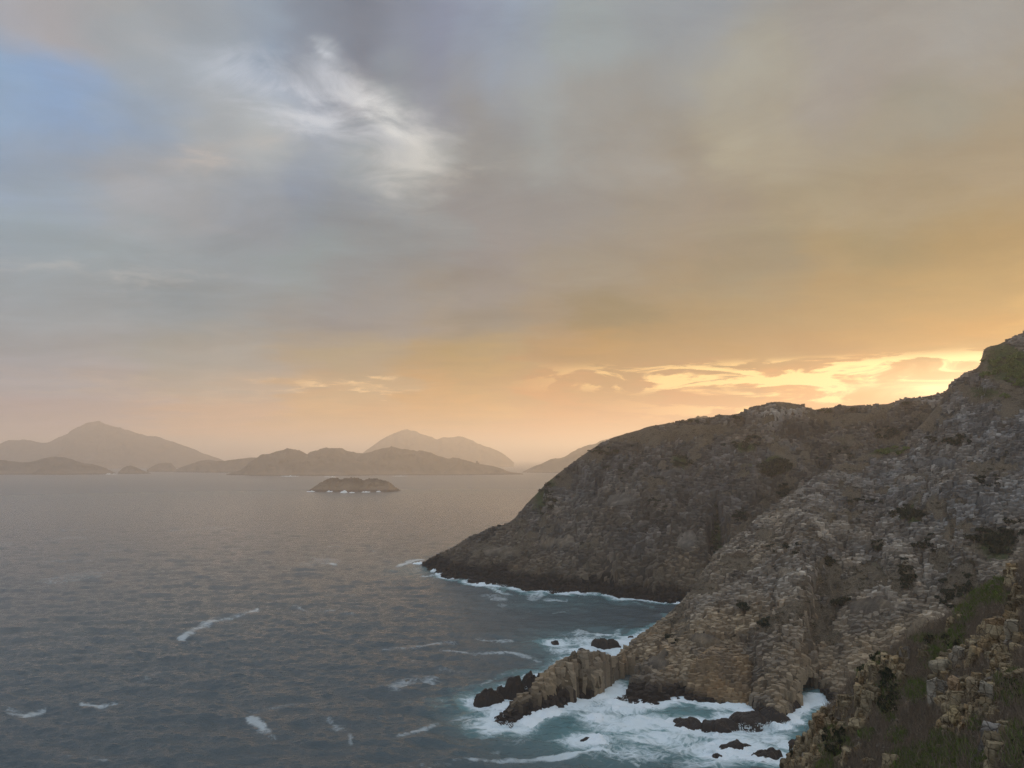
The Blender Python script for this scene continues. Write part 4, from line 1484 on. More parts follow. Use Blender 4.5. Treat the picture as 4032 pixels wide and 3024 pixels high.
obj('wall', box_me('wall', 9, 8, 15, -4), M_STEM, tw)
obj('roof', box_me('roof', 10, 9, 1.2, 11.0), M_STEM, tw)
obj('annex', box_me('annex', 11, 7, 8, -4), M_STEM, tw, (7, 0.5, 0))


# ------------------------------------------------------------------ sea rocks
def sea_rock(px, py, wpx, hpx, label, seed, depth_ratio=0.7, lean=0.0, flat=0.0):
    P = sea(px, py)
    D = P[1]
    W = wpx * D / FPX
    Ht = max(hpx * D / FPX * 1.05, 0.7)
    n = 30
    u = np.linspace(-1, 1, n)
    Xg, Yg = np.meshgrid(u, u, indexing='ij')
    r = np.hypot(Xg, Yg)
    ang = np.arctan2(Yg, Xg)
    edge = 1 + 0.28 * fbm(np.stack([np.cos(ang) * 1.4, np.sin(ang) * 1.4, r * 0 + seed], -1), 1.0, 3, seed)
    h = np.clip(1 - (r / edge / 0.9) ** 2, -0.5, 1)
    h = np.where(h > 0, h ** (0.55 - 0.2 * flat), h)
    pts3 = np.stack([Xg * W / 2, Yg * W / 2 * depth_ratio, h * 0], -1)
    nz = fbm(pts3 + seed * 11, W * 0.22, 5, seed)
    hgt = h * Ht * (1 + 0.0 * nz) + nz * Ht * 0.45 * (h > -0.2)
    stepz = max(Ht * 0.16, 0.3)
    hgt = 0.55 * hgt + 0.45 * np.round(hgt / stepz) * stepz
    hgt = np.where(h > -0.25, hgt, -1.5) - 0.15
    x = Xg * W / 2 + lean * hgt + fbm(pts3 + 9, W * 0.1, 2, seed + 2) * W * 0.03
    V = np.stack([x, Yg * W / 2 * depth_ratio, hgt], -1).reshape(-1, 3)
    me = mesh_np('sea_rock', V, grid_faces(n, n))
    o = obj('sea_rock', me, M_WET, None, (P[0], P[1] + W / 2 * depth_ratio * 0.6, 0))
    tag(o, label, 'rock', 'black rocks awash off the cliffs')
    SHORE_PTS.append(V[np.abs(V[:, 2]) < 0.5] + np.array(o.location))
    return o


sea_rock(606, 648, 30, 9, 'long low black rock in the white water behind the spur', 1, 0.5)
sea_rock(554.5, 644.5, 9, 3.5, 'small black rock alone left of the long low rock', 2, 0.7)
sea_rock(631, 638, 6, 2.0, 'tiny dark rock touching the cliff foot behind the spur', 3)
sea_rock(582, 650.5, 8, 1.8, 'half drowned rock in foam just below the long low rock', 14)
sea_rock(489, 706, 30, 14, 'craggy black rock at the left tip of the dark ledge beside the spur', 4, 0.6, 0, 0.4)
sea_rock(511, 699, 34, 16, 'black wet ledge joining the craggy rock to the spur', 5, 0.5, 0, 0.6)
sea_rock(533, 690, 26, 15, 'dark ledge step rising against the tan spur', 6, 0.6, 0, 0.5)
sea_rock(598, 719, 7, 1.6, 'little rock in the foam below the cave slot', 7)
sea_rock(665, 726, 9, 2.2, 'low brown rock awash in the middle of the white water', 8)
sea_rock(690, 729, 34, 6, 'left flat shelf of black reef below the cliff foot', 9, 0.8, 0, 1.0)
sea_rock(724, 733, 40, 8, 'central flat reef shelf with water pouring off its edge', 10, 0.7, 0, 1.0)
sea_rock(752, 727, 44, 8, 'broad reef shelf running under the tan pillar', 15, 0.8, 0, 1.0)
sea_rock(776, 722, 34, 9, 'right end of the reef shelf beside the cave mouth', 16, 0.8, 0, 1.0)
sea_rock(738, 750, 38, 6, 'slanted black rock in foam below the reef shelf', 11, 0.45)
sea_rock(718, 757, 12, 2.0, 'small rock just under the slanted black rock', 17)
sea_rock(769, 760, 32, 8, 'black rock beside the near slope at the bottom edge', 12, 0.6)
sea_rock(797, 748, 18, 6, 'dark boulder tucked against the near slope', 18, 0.7)
sea_rock(588, 741, 16, 1.4, 'drowned rock breaking the water in a ring of foam', 13, 0.5)


# ------------------------------------------------------------------ plants
def shrub_mesh(name, seed, n=420, leaf=0.16, spread=1.0):
    """leaf clumps through an uneven dome about 1 m in radius"""
    r = np.random.default_rng(seed)
    nl = 9
    lob = np.c_[r.normal(size=(nl, 2)) * 0.42, r.uniform(0.15, 0.75, nl)]
    lr = r.uniform(0.28, 0.52, nl)
    k = r.integers(0, nl, n)
    d = r.normal(size=(n, 3))
    d /= np.linalg.norm(d, axis=1, keepdims=True)
    d[:, 2] = np.abs(d[:, 2]) * 0.9 - 0.25
    P = lob[k] + d * (lr[k] * r.uniform(0.55, 1.05, n))[:, None]
    P[:, 2] = np.maximum(P[:, 2], 0.02)
    a = r.normal(size=(n, 3)); a /= np.linalg.norm(a, axis=1, keepdims=True)
    b = np.cross(a, r.normal(size=(n, 3))); b /= np.linalg.norm(b, axis=1, keepdims=True)
    s_ = leaf * r.uniform(0.5, 1.3, n)[:, None]
    V = np.stack([P - a * s_, P + b * s_ * 0.55, P + a * s_, P - b * s_ * 0.55], 1).reshape(-1, 3)
    F = np.arange(n * 4).reshape(-1, 4)
    return mesh_np(name, V, F)


def stem_mesh(seed):
    r = np.random.default_rng(seed)
    V, F = [], []
    for k in range(5):
        a = r.uniform(0, 6.28)
        tip = np.array([math.cos(a) * 0.5, math.sin(a) * 0.5, r.uniform(0.4, 0.8)])
        b0 = len(V)
        for q in range(3):
            t = q * 2.094
            V.append((math.cos(t) * 0.05, math.sin(t) * 0.05, -0.3))
        V.append(tuple(tip))
        for q in range(3):
            F.append((b0 + q, b0 + (q + 1) % 3, b0 + 3))
    return mesh_np('stem', np.array(V), np.array(F))


SH_D = [shrub_mesh('foliage', 200 + k, 270, 0.21) for k in range(4)]
SH_G = [shrub_mesh('foliage', 240 + k, 270, 0.22) for k in range(3)]
SH_B = [shrub_mesh('foliage', 260 + k, 420, 0.11) for k in range(3)]
STEM = [stem_mesh(k) for k in range(2)]
for m_ in SH_D: m_.materials.append(M_LEAF_D)
for m_ in SH_G: m_.materials.append(M_LEAF_G)
for m_ in SH_B: m_.materials.append(M_LEAF_B)
for m_ in STEM: m_.materials.append(M_STEM)


def cast(bvh_, px, py):
    d = pdir(px, py)
    loc, nor, fi, dist = bvh_.ray_cast(Vector((0, 0, H)), Vector(d))
    return loc, nor


def shrub(bvh_, px, py, wpx, hpx, pool, label, group, sink=0.1):
    loc, nor = cast(bvh_, px, py + hpx * 0.3)
    if loc is None:
        return None
    D = loc.y
    W = wpx * D / FPX / 2 / 0.85
    Hh = max(hpx * D / FPX / 1.0, W * 0.6)
    root = bpy.data.objects.new('shrub', None)
    COL.objects.link(root)
    root.location = (loc.x, loc.y, loc.z - sink * W)
    root.rotation_euler = (0, 0, random.uniform(0, 6.28))
    root.scale = (W, W, Hh)
    tag(root, label, 'shrub', group)
    me = random.choice(pool)
    f = bpy.data.objects.new('foliage', me); COL.objects.link(f); f.parent = root
    s_ = bpy.data.objects.new('stem', random.choice(STEM)); COL.objects.link(s_); s_.parent = root
    return root




def thicket(bvh_, cen, items, pool, label, group, cat='thicket', name='thicket', sink=0.1):
    """a patch of bushes grown together: one thing, each bush a part"""
    pts_ = []
    for (x, y, wd, hg) in items:
        loc, nor = cast(bvh_, x, y + hg * 0.3)
        if loc is not None:
            pts_.append((loc, wd * loc.y / FPX / 1.7, hg * loc.y / FPX))
    if not pts_:
        return None
    c = sum((p[0] for p in pts_), Vector()) / len(pts_)
    root = bpy.data.objects.new(name, None)
    COL.objects.link(root)
    root.location = c
    tag(root, label, cat, group)
    for loc, W, Hh in pts_:
        f = bpy.data.objects.new('bush', random.choice(pool))
        COL.objects.link(f)
        f.parent = root
        f.location = loc - c - Vector((0, 0, sink * W))
        f.rotation_euler = (random.gauss(0, 0.15), random.gauss(0, 0.15), random.uniform(0, 6.28))
        f.scale = (W, W * random.uniform(0.8, 1.2), max(Hh, W * 0.6))
        st = bpy.data.objects.new('stem', random.choice(STEM))
        COL.objects.link(st)
        st.parent = f
    return root


def patch(x, y, n, sx, sy, wmin, wmax):
    out_ = []
    for q in range(n):
        wd = random.uniform(wmin, wmax)
        out_.append((x + random.gauss(0, sx * 0.6), y + random.gauss(0, sy * 0.6), wd, wd * random.uniform(0.5, 0.85)))
    return out_


GB_ = 'bushes on the middle headland'
GA_ = 'bushes on the far headland'
for (x, y, n, sx, sy, wmin, wmax, lab) in [
    (743, 606, 4, 4, 4, 7, 11, 'round dark bush alone on the tan lower cliff, upper left of a pair'),
    (766, 623, 4, 4, 3, 6, 9, 'round dark bush on the tan lower cliff, lower right of a pair'),
    (840, 602, 6, 8, 3, 6, 10, 'flat dark bush on the middle of the cliff just above the near slope'),
    (997, 541, 26, 17, 12, 6, 13, 'biggest dark thicket, at the right edge of the middle headland'),
    (912, 514, 18, 13, 5, 5, 9, 'dark thicket spread across the upper cliff face'),
    (906, 574, 13, 7, 9, 5, 9, 'upright dark thicket right of centre on the cliff'),
    (878, 449, 26, 20, 4, 4, 8, 'green bush strip along the grassy crest where the two cliffs meet'),
    (826, 561, 6, 4, 5, 4, 7, 'small dark clump left of the upright thicket'),
    (880, 545, 7, 5, 4, 4, 7, 'small dark clump between the two cliff thickets'),
    (1008, 368, 40, 18, 16, 5, 10, 'green bush cover on the shoulder below the right skyline'),
    (700, 590, 18, 20, 6, 3, 6, 'brown bush patch on the dry flank above the bay'),
    (740, 556, 14, 18, 6, 3, 6, 'brown bush patch higher on the dry flank beside the far cliff'),
    (950, 440, 12, 20, 3, 4, 8, 'dark bush line along the ledge at upper right of the cliff'),
    (958, 592, 22, 18, 14, 5, 9, 'dark thicket on the shaded cliff just above the near slope edge'),
    (786, 548, 8, 12, 4, 3, 6, 'dark scrub clump on the cliff under the flank crest'),
    (924, 545, 8, 8, 8, 4, 7, 'loose dark bush between the upper thicket and the upright thicket'),
    (862, 500, 8, 14, 3, 3, 6, 'thin dark bush line left of the upper thicket'),
    (985, 480, 9, 18, 5, 3, 7, 'dark bush patch among pale columns near the right edge'),
    (672, 640, 6, 6, 5, 3, 5, 'small bush on the left flank below the dry patch'),
]:
    pool = SH_G if lab.startswith('green') else (SH_B if lab.startswith('brown') else SH_D)
    thicket(BVH_B, None, patch(x, y, n, sx, sy, wmin, wmax), pool, lab, GB_, 'bushes')
for (x, y, n, sx, sy, wmin, wmax, lab) in [
    (547, 492, 30, 9, 18, 3, 6, 'dark thicket down the left shoulder of the far headland'),
    (778, 466, 30, 15, 7, 5, 9, 'biggest dark thicket high on the far headland'),
    (745, 445, 14, 12, 6, 4, 7, 'dark thicket just below the far ridge'),
    (682, 462, 14, 9, 7, 3, 6, 'dark thicket left of centre under the far ridge'),
    (715, 540, 22, 5, 26, 3, 6, 'dark bush line down the steep gully of the far headland'),
    (785, 490, 12, 6, 9, 4, 7, 'dark clump hanging beneath the biggest thicket'),
    (740, 516, 10, 7, 6, 3, 6, 'dark clump in the middle of the far headland face'),
    (888, 434, 18, 15, 6, 3, 7, 'dark thicket in the hollow where the far ridge meets the mountain'),
    (620, 470, 8, 14, 6, 3, 5, 'thin dark clump on the upper left of the far headland'),
    (655, 505, 9, 12, 8, 3, 5, 'thin dark clump on the middle left of the far headland'),
    (748, 548, 16, 8, 20, 3, 7, 'dark scrub filling the gully against the nearer cliff'),
    (835, 455, 10, 16, 5, 3, 6, 'dark clump right of the biggest far thicket'),
    (590, 450, 14, 22, 4, 3, 5, 'dark fringe under the left end of the far ridge'),
    (694, 421.5, 3, 3, 1, 3, 5, 'small bush on the far ridge left of the pale cap'),
    (735, 417.5, 3, 3, 1, 3, 5, 'small bush on the far ridge at the foot of the pale cap'),
    (826, 411, 4, 4, 1, 3, 5, 'small bush on the far ridge right of the pale cap'),
    (852, 410, 4, 4, 1, 3, 5, 'small bush on the far ridge midway to the mountain'),
    (906, 403, 4, 4, 1, 3, 5, 'small bush on the far ridge against the brightest sky'),
]:
    thicket(BVH_A, None, patch(x, y, n, sx, sy, wmin, wmax), SH_D, lab, GA_, 'bushes')

GC_ = 'bushes on the near slope'
G7 = ['tall dark green bush mass filling the hollow beside the left outcrop', 'big round dark bush low on the left of the near slope', 'green bush strip along the crest near the right edge',
      'green bushes on the crest below the upper strip', 'green bushes inside the crest above the wide block', 'dark bushes over the wide grey block', 'green bushes between the crest and the wide block',
      'round olive bush left of the tall grey pinnacle', 'dark bushes at the right edge above the lichened rock', 'bright green bush among brush left of the lichened rock',
      'wide green bush patch along the bottom edge of the near slope', 'green bushes at the bottom edge left of the wide patch', 'small green bush in brown brush at mid slope',
      'green bushes at the bottom edge below the lichened rock', 'low bushes on the skyline of the near slope', 'dark bush tucked behind the left outcrop crest', 'green bushes below the orange outcrop',
      'green bushes near the tall orange block', 'dark bush on the skyline left of the outcrop', 'small green bush below the tall left pillar', 'green bushes at the bottom left corner of the slope',
      'green bushes right of the wide bottom patch', 'dark bushes at the right edge below the lichened rock', 'green bushes under the crest above the middle columns']
for gi, (a, b, ra, rb) in enumerate(GREEN7):
    x, y = c7(a, b)
    rx, ry = ra * 0.1415, rb * 0.1415
    n = max(6, int(rx * ry / 3.6))
    items = []
    for q in range(n):
        wd = random.uniform(4.5, 8.5) * (1.2 if gi in (1, 0) else 1)
        items.append((x + random.uniform(-1, 1) * rx * 0.95, y + random.uniform(-1, 1) * ry * 0.95, wd, wd * random.uniform(0.6, 0.95)))
    pool = SH_D if gi in (0, 1, 8, 5, 15, 14, 22, 18) else SH_G
    thicket(BVH_C, None, items, pool, G7[gi], GC_, 'bushes', sink=0.15)
# leafless brown brush between them: one tangled mass
Vb_, Fb_, nb = [], [], 0
for q in range(560):
    loc, nor = cast(BVH_C, random.uniform(780, 1030), random.uniform(556, 775))
    if loc is None or float(out_mask(np.array(loc))) > 0.25:
        continue
    me = random.choice(SH_B)
    vv = np.empty(len(me.vertices) * 3, np.float32)
    me.vertices.foreach_get('co', vv)
    W = random.uniform(0.3, 0.75)
    a = random.uniform(0, 6.28)
    Rm = np.array([[math.cos(a), -math.sin(a), 0], [math.sin(a), math.cos(a), 0], [0, 0, random.uniform(0.7, 1.2)]])
    Vb_.append(vv.reshape(-1, 3) @ Rm.T * W + np.array(loc))
    Fb_.append(np.arange(len(me.vertices)).reshape(-1, 4) + nb)
    nb += len(me.vertices)
o = obj('leafless_brush', mesh_np('leafless_brush', np.vstack(Vb_), np.vstack(Fb_)), M_LEAF_B)
tag(o, 'leafless brown brush tangled over the near slope', 'brush', None, 'stuff')


# loose angular stones lying between the columns
def stones(name, bvh_, region, n, smin, smax, cond, label, base):
    Vs_, Fs_, Ts_ = [], [], []
    oct_ = np.array([[1, 0, 0], [0, 1, 0], [-1, 0, 0], [0, -1, 0], [0.3, 0.2, 0.9], [0, 0, -0.8], [-0.4, -0.3, 0.8]])
    tri = np.array([[0, 1, 4], [1, 2, 4], [2, 6, 4], [2, 3, 6], [3, 0, 6], [0, 4, 6], [1, 0, 5], [2, 1, 5], [3, 2, 5], [0, 3, 5]])
    k = 0
    while k < n:
        k += 1
        loc, nor = cast(bvh_, random.uniform(*region[:2]), random.uniform(*region[2:]))
        if loc is None or (cond and not cond(loc)):
            continue
        sz_ = smin + (smax - smin) * random.random() ** 2.5
        q = oct_ * rng.uniform(0.6, 1.3, (7, 3)) * np.array([1, rng.uniform(0.6, 1), rng.uniform(0.5, 1.0)]) * sz_
        a = rng.uniform(0, 6.28)
        q = q @ np.array([[math.cos(a), -math.sin(a), 0], [math.sin(a), math.cos(a), 0], [0, 0, 1]]).T
        Fs_.append(tri + 7 * len(Vs_))
        Vs_.append(q + np.array(loc))
        Ts_.append(np.tile(base * rng.uniform(0.45, 1.15), (7, 1)))
    me_ = mesh_np(name, np.vstack(Vs_), np.vstack(Fs_))
    cattr(me_, 'tint', np.vstack(Ts_))
    o_ = obj(name, me_, M_COLN)
    tag(o_, label, 'rubble', None, 'stuff')


stones('rubble', BVH_C, (780, 1030, 556, 772), 2600, 0.08, 0.65, None, 'loose angular stones scattered through the brush of the near slope', GREY * 0.5 + TAN * 0.5)

# dry grass and twigs covering the near slope: far too many to count
def blades(name, bvh_, regions, n, hmin, hmax, width, mat, cond=None, spread=0.35, parent=None):
    P0 = []
    tries = 0
    while len(P0) < n and tries < n * 4:
        tries += 1
        x0, x1, y0, y1 = regions[tries % len(regions)]
        loc, nor = cast(bvh_, random.uniform(x0, x1), random.uniform(y0, y1))
        if loc is None or (cond is not None and not cond(loc)):
            continue
        P0.append(tuple(loc))
    P0 = np.array(P0)
    m = len(P0)
    per = 6
    B = np.repeat(P0, per, axis=0) + np.c_[rng.normal(size=(m * per, 2)) * spread, np.zeros(m * per)]
    N = m * per
    hh = rng.uniform(hmin, hmax, N)
    lean = rng.normal(size=(N, 2)) * 0.45
    tip = B + np.c_[lean * hh[:, None], hh]
    a = rng.uniform(0, 6.28, N)
    sd_ = np.c_[np.cos(a), np.sin(a), np.zeros(N)] * width
    B[:, 2] -= 0.15
    V = np.stack([B - sd_, B + sd_, tip], 1).reshape(-1, 3)
    me = mesh_np(name, V, np.arange(N * 3).reshape(-1, 3))
    return obj(name, me, mat, parent)


o = blades('dry_brush', BVH_C, [(780, 1030, 560, 772)], 14000, 0.3, 0.95, 0.028, M_LEAF_B, lambda l: float(out_mask(np.array(l))) < 0.2)
tag(o, 'dry brown grass and twigs covering the near slope', 'grass', None, 'stuff')
o = blades('low_green_growth', BVH_C, [(780, 1030, 560, 772)], 10000, 0.15, 0.6, 0.05, M_LEAF_G, lambda l: px_blobs(*proj(np.array(l)), greenm) > 0.3)
tag(o, 'low green growth among the near rocks', 'undergrowth', None, 'stuff')

vegflatB = vegB[:-1, :-1].ravel()


def on_scrub(bvh_, vegf):
    def f(l):
        r = bvh_.find_nearest(l)
        return vegf[r[2]] > 0.42
    return f


def low_scrub(name, bvh_, regions, n, vegf, rmin, rmax, label):
    small = [shrub_mesh('foliage', 400 + k, 64, 0.24) for k in range(4)]
    arr = []
    for me_ in small:
        vv = np.empty(len(me_.vertices) * 3, np.float32)
        me_.vertices.foreach_get('co', vv)
        arr.append(vv.reshape(-1, 3))
    Vs_, k, tries, tints = [], 0, 0, []
    ok_ = on_scrub(bvh_, vegf)
    while k < n and tries < n * 6:
        tries += 1
        r_ = regions[tries % len(regions)]
        loc, nor = cast(bvh_, random.uniform(r_[0], r_[1]), random.uniform(r_[2], r_[3]))
        if loc is None or not ok_(loc):
            continue
        W = rmin + (rmax - rmin) * random.random() ** 2
        a = random.uniform(0, 6.28)
        Rm = np.array([[math.cos(a), -math.sin(a), 0], [math.sin(a), math.cos(a), 0], [0, 0, random.uniform(0.5, 1.0)]])
        Vs_.append(random.choice(arr) @ Rm.T * W + np.array(loc))
        k += 1
    V_ = np.vstack(Vs_)
    me_ = mesh_np(name, V_, np.arange(len(V_)).reshape(-1, 4))
    o_ = obj(name, me_, M_SCRUB)
    tag(o_, label, 'scrub', None, 'stuff')


M_SCRUB = mat_leaf('mixed_scrub', (0.030, 0.034, 0.020), (0.120, 0.104, 0.068))
low_scrub('cliff_scrub', BVH_B, [(660, 1024, 337, 660)], 1300, vegflatB, 0.5, 1.3, 'brown and olive scrub rooted between the columns of the middle headland')
low_scrub('ridge_scrub', BVH_A, [(430, 960, 400, 580)], 1300, vegA[:-1, :-1].ravel(), 0.6, 1.5, 'brown and olive scrub over the ridge and ledges of the far headland')

# a lone twig plant sticking up against the surf
loc, nor = cast(BVH_C, 792, 764)
if loc is not None:
    root = bpy.data.objects.new('sapling', None)
    COL.objects.link(root)
    root.location = tuple(loc)
    tag(root, 'thin lone plant standing against the surf at the slope edge', 'plant')
    V, F = [], []
    for k in range(6):
        a = random.uniform(0, 6.28)
        b0 = len(V)
        for q in range(3):
            V.append((math.cos(q * 2.1) * 0.04, math.sin(q * 2.1) * 0.04, -0.2))
        V.append((math.cos(a) * 0.5, math.sin(a) * 0.5, random.uniform(1.8, 3.4)))
        for q in range(3):
            F.append((b0 + q, b0 + (q + 1) % 3, b0 + 3))
    obj('stem', mesh_np('stem', np.array(V), np.array(F)), M_STEM, root)
    f = obj('foliage', shrub_mesh('foliage', 300, 90, 0.2), M_LEAF_D, root)
    f.scale = (0.45, 0.45, 3.2)

# ------------------------------------------------------------------ sea surface with surf
rows_px = np.concatenate([np.linspace(806, 505, 430)])
r_near = H * FPX / (rows_px - YH)
r_far = np.geomspace(r_near[-1], 26000, 70)[1:]
rr = np.concatenate([r_near, r_far])
tt = np.linspace(-1, 1, 840)
azs = np.arctan(tt * 1.0)          # +-45 degrees, even in the picture
Rg, Ag = np.meshgrid(rr, azs, indexing='ij')
rad = Rg / np.cos(Ag)
rad = np.where(Rg > 20000, Rg + (rad - Rg) * 0.0, rad)
X = rad * np.sin(Ag)
Yv = rad * np.cos(Ag)
sp_r = np.gradient(rr)[:, None] * np.ones_like(Rg)
Z = sea_height(X.ravel(), Yv.ravel(), np.maximum(np.abs(sp_r.ravel()) * 0.55, Rg.ravel() * 2.0 / 1000)).reshape(X.shape)
Z *= np.exp(-(rad / 2600.0) ** 2)
# waterline points
SHORE = np.vstack([shoreline(GA), shoreline(GB)] + SHORE_PTS)
sx_, sy_ = proj(SHORE)
SHORE = SHORE[(SHORE[:, 1] < 700)]
kd = KDTree(len(SHORE))
for i, p in enumerate(SHORE):
    kd.insert((p[0], p[1], 0), i)
kd.balance()
flatX, flatY = X.ravel(), Yv.ravel()
dist = np.full(X.size, 1e3)
selq = np.where((flatY < 700) & (flatX > -60) & (flatX < 150))[0]
for i in selq:
    dist[i] = kd.find((flatX[i], flatY[i], 0))[2]
dist = dist.reshape(X.shape)
PX, PY = proj(np.stack([X, Yv, np.zeros_like(X)], -1))

FOAM_BLOBS = [  # picture x, y, rx, ry, strength
    (590, 640, 45, 9, 0.80), (560, 648, 24, 7, 0.75), (620, 652, 20, 5, 0.85), (530, 664, 30, 6, 0.38), (645, 630, 20, 8, 0.55),
    (502, 712, 26, 14, 0.85), (470, 718, 34, 7, 0.62), (520, 700, 14, 9, 0.95), (510, 728, 24, 6, 0.85), (600, 706, 40, 10, 0.80), (560, 715, 30, 8, 0.55),
    (640, 722, 60, 13, 1.0), (660, 735, 70, 12, 0.88), (700, 745, 60, 14, 0.82), (765, 738, 40, 10, 0.95), (790, 722, 24, 12, 1.0), (800, 708, 12, 8, 0.9), (815, 703, 10, 5, 0.7),
    (640, 752, 70, 14, 0.72), (720, 762, 70, 12, 0.74), (590, 755, 40, 10, 0.55), (580, 740, 22, 6, 0.85), (545, 768, 60, 7, 0.42), (480, 748, 60, 6, 0.25), (700, 700, 40, 5, 0.5),
    (408, 563, 16, 3, 0.9), (430, 575, 16, 3, 0.75), (340, 564, 30, 2, 0.4), (620, 606, 60, 5, 0.36), (600, 620, 70, 8, 0.30), (660, 616, 26, 8, 0.34),
    (8, 713, 24, 3, 0.50), (100, 705, 14, 4, 0.55), (75, 760, 22, 5, 0.45), (265, 735, 13, 9, 0.62), (342, 730, 16, 9, 0.52), (430, 644, 46, 3.2, 0.66), (470, 655, 40, 2.5, 0.4),
    (187, 636, 8, 5, 0.66), (305, 610, 20, 4, 0.42), (330, 565, 26, 2.5, 0.40), (352, 548, 22, 1.6, 0.36), (395, 735, 30, 4, 0.42), (450, 760, 40, 5, 0.42), (400, 590, 30, 2.5, 0.35), (350, 590, 24, 2, 0.32),
    (250, 640, 26, 3, 0.30), (455, 688, 30, 5, 0.34), (380, 690, 24, 4, 0.45), (420, 770, 50, 6, 0.5), (450, 672, 40, 4, 0.5), (500, 655, 40, 4, 0.5), (430, 700, 30, 4, 0.45), (380, 720, 26, 4, 0.45), (450, 620, 40, 3, 0.42), (520, 615, 40, 4, 0.42), (200, 690, 40, 3, 0.36), (130, 740, 40, 4, 0.4), (300, 760, 36, 4, 0.42), (520, 745, 36, 6, 0.55)]
FOAM_LINES = [  # polyline, half width px, strength
    ([(182, 640), (192, 630), (212, 622), (240, 614), (262, 608)], 3.0, 0.62),
    ([(258, 722), (268, 734), (270, 746), (276, 742)], 4.0, 0.62), ([(332, 722), (348, 734), (352, 746)], 3.5, 0.55),
    ([(380, 646), (420, 645), (470, 641), (505, 638)], 2.2, 0.60), ([(373, 748), (400, 736), (440, 722), (470, 718)], 2.6, 0.52),
    ([(300, 604), (322, 612), (350, 614)], 1.8, 0.42), ([(390, 566), (420, 562), (440, 566)], 2.2, 0.8), ([(310, 560), (360, 565)], 1.6, 0.45),
    ([(470, 760), (530, 762), (580, 756), (600, 748), (625, 754), (640, 764)], 2.4, 0.66), ([(60, 750), (110, 740), (170, 725), (240, 712), (330, 700)], 3.0, 0.30),
    ([(420, 765), (470, 758), (500, 752)], 3.0, 0.42), ([(620, 600), (660, 604), (700, 606)], 1.5, 0.5), ([(560, 612), (610, 604), (650, 608)], 1.5, 0.42), ([(480, 585), (520, 596), (570, 600)], 1.8, 0.5),
    ([(0, 712), (20, 714), (45, 710)], 2.6, 0.5), ([(88, 704), (104, 706), (118, 702)], 2.4, 0.55), ([(40, 762), (75, 758), (110, 764)], 3, 0.5),
    ([(440, 650), (470, 656), (505, 655), (540, 660)], 1.8, 0.5), ([(440, 690), (480, 684), (520, 672)], 2.2, 0.45), ([(372, 652), (400, 660), (430, 664)], 1.5, 0.35),
    ([(330, 548), (360, 546), (385, 549)], 1.2, 0.42), ([(285, 632), (320, 640), (345, 638)], 1.6, 0.34), ([(520, 640), (560, 634), (620, 630)], 2.2, 0.55), ([(380, 700), (430, 706), (465, 702)], 1.8, 0.40)]


near_rows = slice(0, 520)
foam = np.zeros_like(X)
wx = PX + 11 * fbm(np.stack([X, Yv * 0.5, X * 0], -1), 26, 4, 3)
wy = PY + 5 * fbm(np.stack([X, Yv * 0.5, X * 0 + 5], -1), 26, 4, 4)
foam = np.maximum(foam, px_blobs(wx, wy, FOAM_BLOBS) * 0.93)
for line, hw, a in FOAM_LINES:
    d = np.full(X.shape, 1e3)
    for p, q in zip(line[:-1], line[1:]):
        d = np.minimum(d, seg_dist(wx, wy, p, q))
    foam = np.maximum(foam, a * 1.32 * np.exp(-(d / (hw * 2.0)) ** 2) * (0.84 + 0.55 * fbm(np.stack([X, Yv * 0.5, X * 0 + 9], -1), 14, 4, 41)))
nsh = fbm(np.stack([X, Yv, X * 0], -1), 18, 3, 8)
shore_w = np.where(Yv > 400, 6.0 + 2 * nsh, 9.0 + 4 * nsh)
sf = np.exp(-(dist / np.maximum(shore_w, 2)) ** 1.5) * np.where(Yv > 400, 0.86 + 0.25 * nsh, 0.95)
foam = np.maximum(foam, sf)
# scattered faint whitecaps
foam = np.maximum(foam, (0.47 + 0.14 * smooth(PX, 300, 420)) * smooth(fbm(np.stack([X, Yv * 0.55, X * 0 + 2], -1), 55, 4, 15), 0.42, 0.75) * (PY > 520))
foam = np.clip(foam, 0, 1)
aer = np.clip(px_blobs(PX, PY, [(650, 730, 130, 34, 1.0), (590, 645, 60, 16, 0.6), (500, 715, 50, 22, 0.8), (790, 715, 40, 30, 0.9), (430, 570, 40, 8, 0.4), (560, 600, 60, 12, 0.3)]), 0, 1)
aer = np.clip(np.maximum(aer, 0.9 * np.exp(-(dist / 14) ** 2) * (foam > 0.3)), 0, 1)
Z = Z * (1 + 0.5 * np.exp(-dist / 30)) + 0.35 * foam * np.abs(fbm(np.stack([X, Yv, X * 0], -1), 3.0, 3, 19)) * (rad < 500)
n0, n1c = X.shape
Vs = np.stack([X, Yv, Z], -1).reshape(-1, 3)
F = grid_faces(n0, n1c)
# rest of the disc (sides and behind the eye), coarse
r2 = np.concatenate([[0.0], rr[[0, 100, 200, 300, 400, 429]], rr[430::6], [rr[-1]]])
a2 = np.linspace(math.pi / 4, 2 * math.pi - math.pi / 4, 60)
R2, A2 = np.meshgrid(r2, a2, indexing='ij')
sec = np.minimum(1 / np.maximum(np.abs(np.cos(A2)), 0.7071), 1.414)
sec = np.where(R2 > 20000, 1.0, sec)
V2 = np.stack([R2 * sec * np.sin(A2), R2 * sec * np.cos(A2), R2 * 0 - 0.05], -1).reshape(-1, 3)
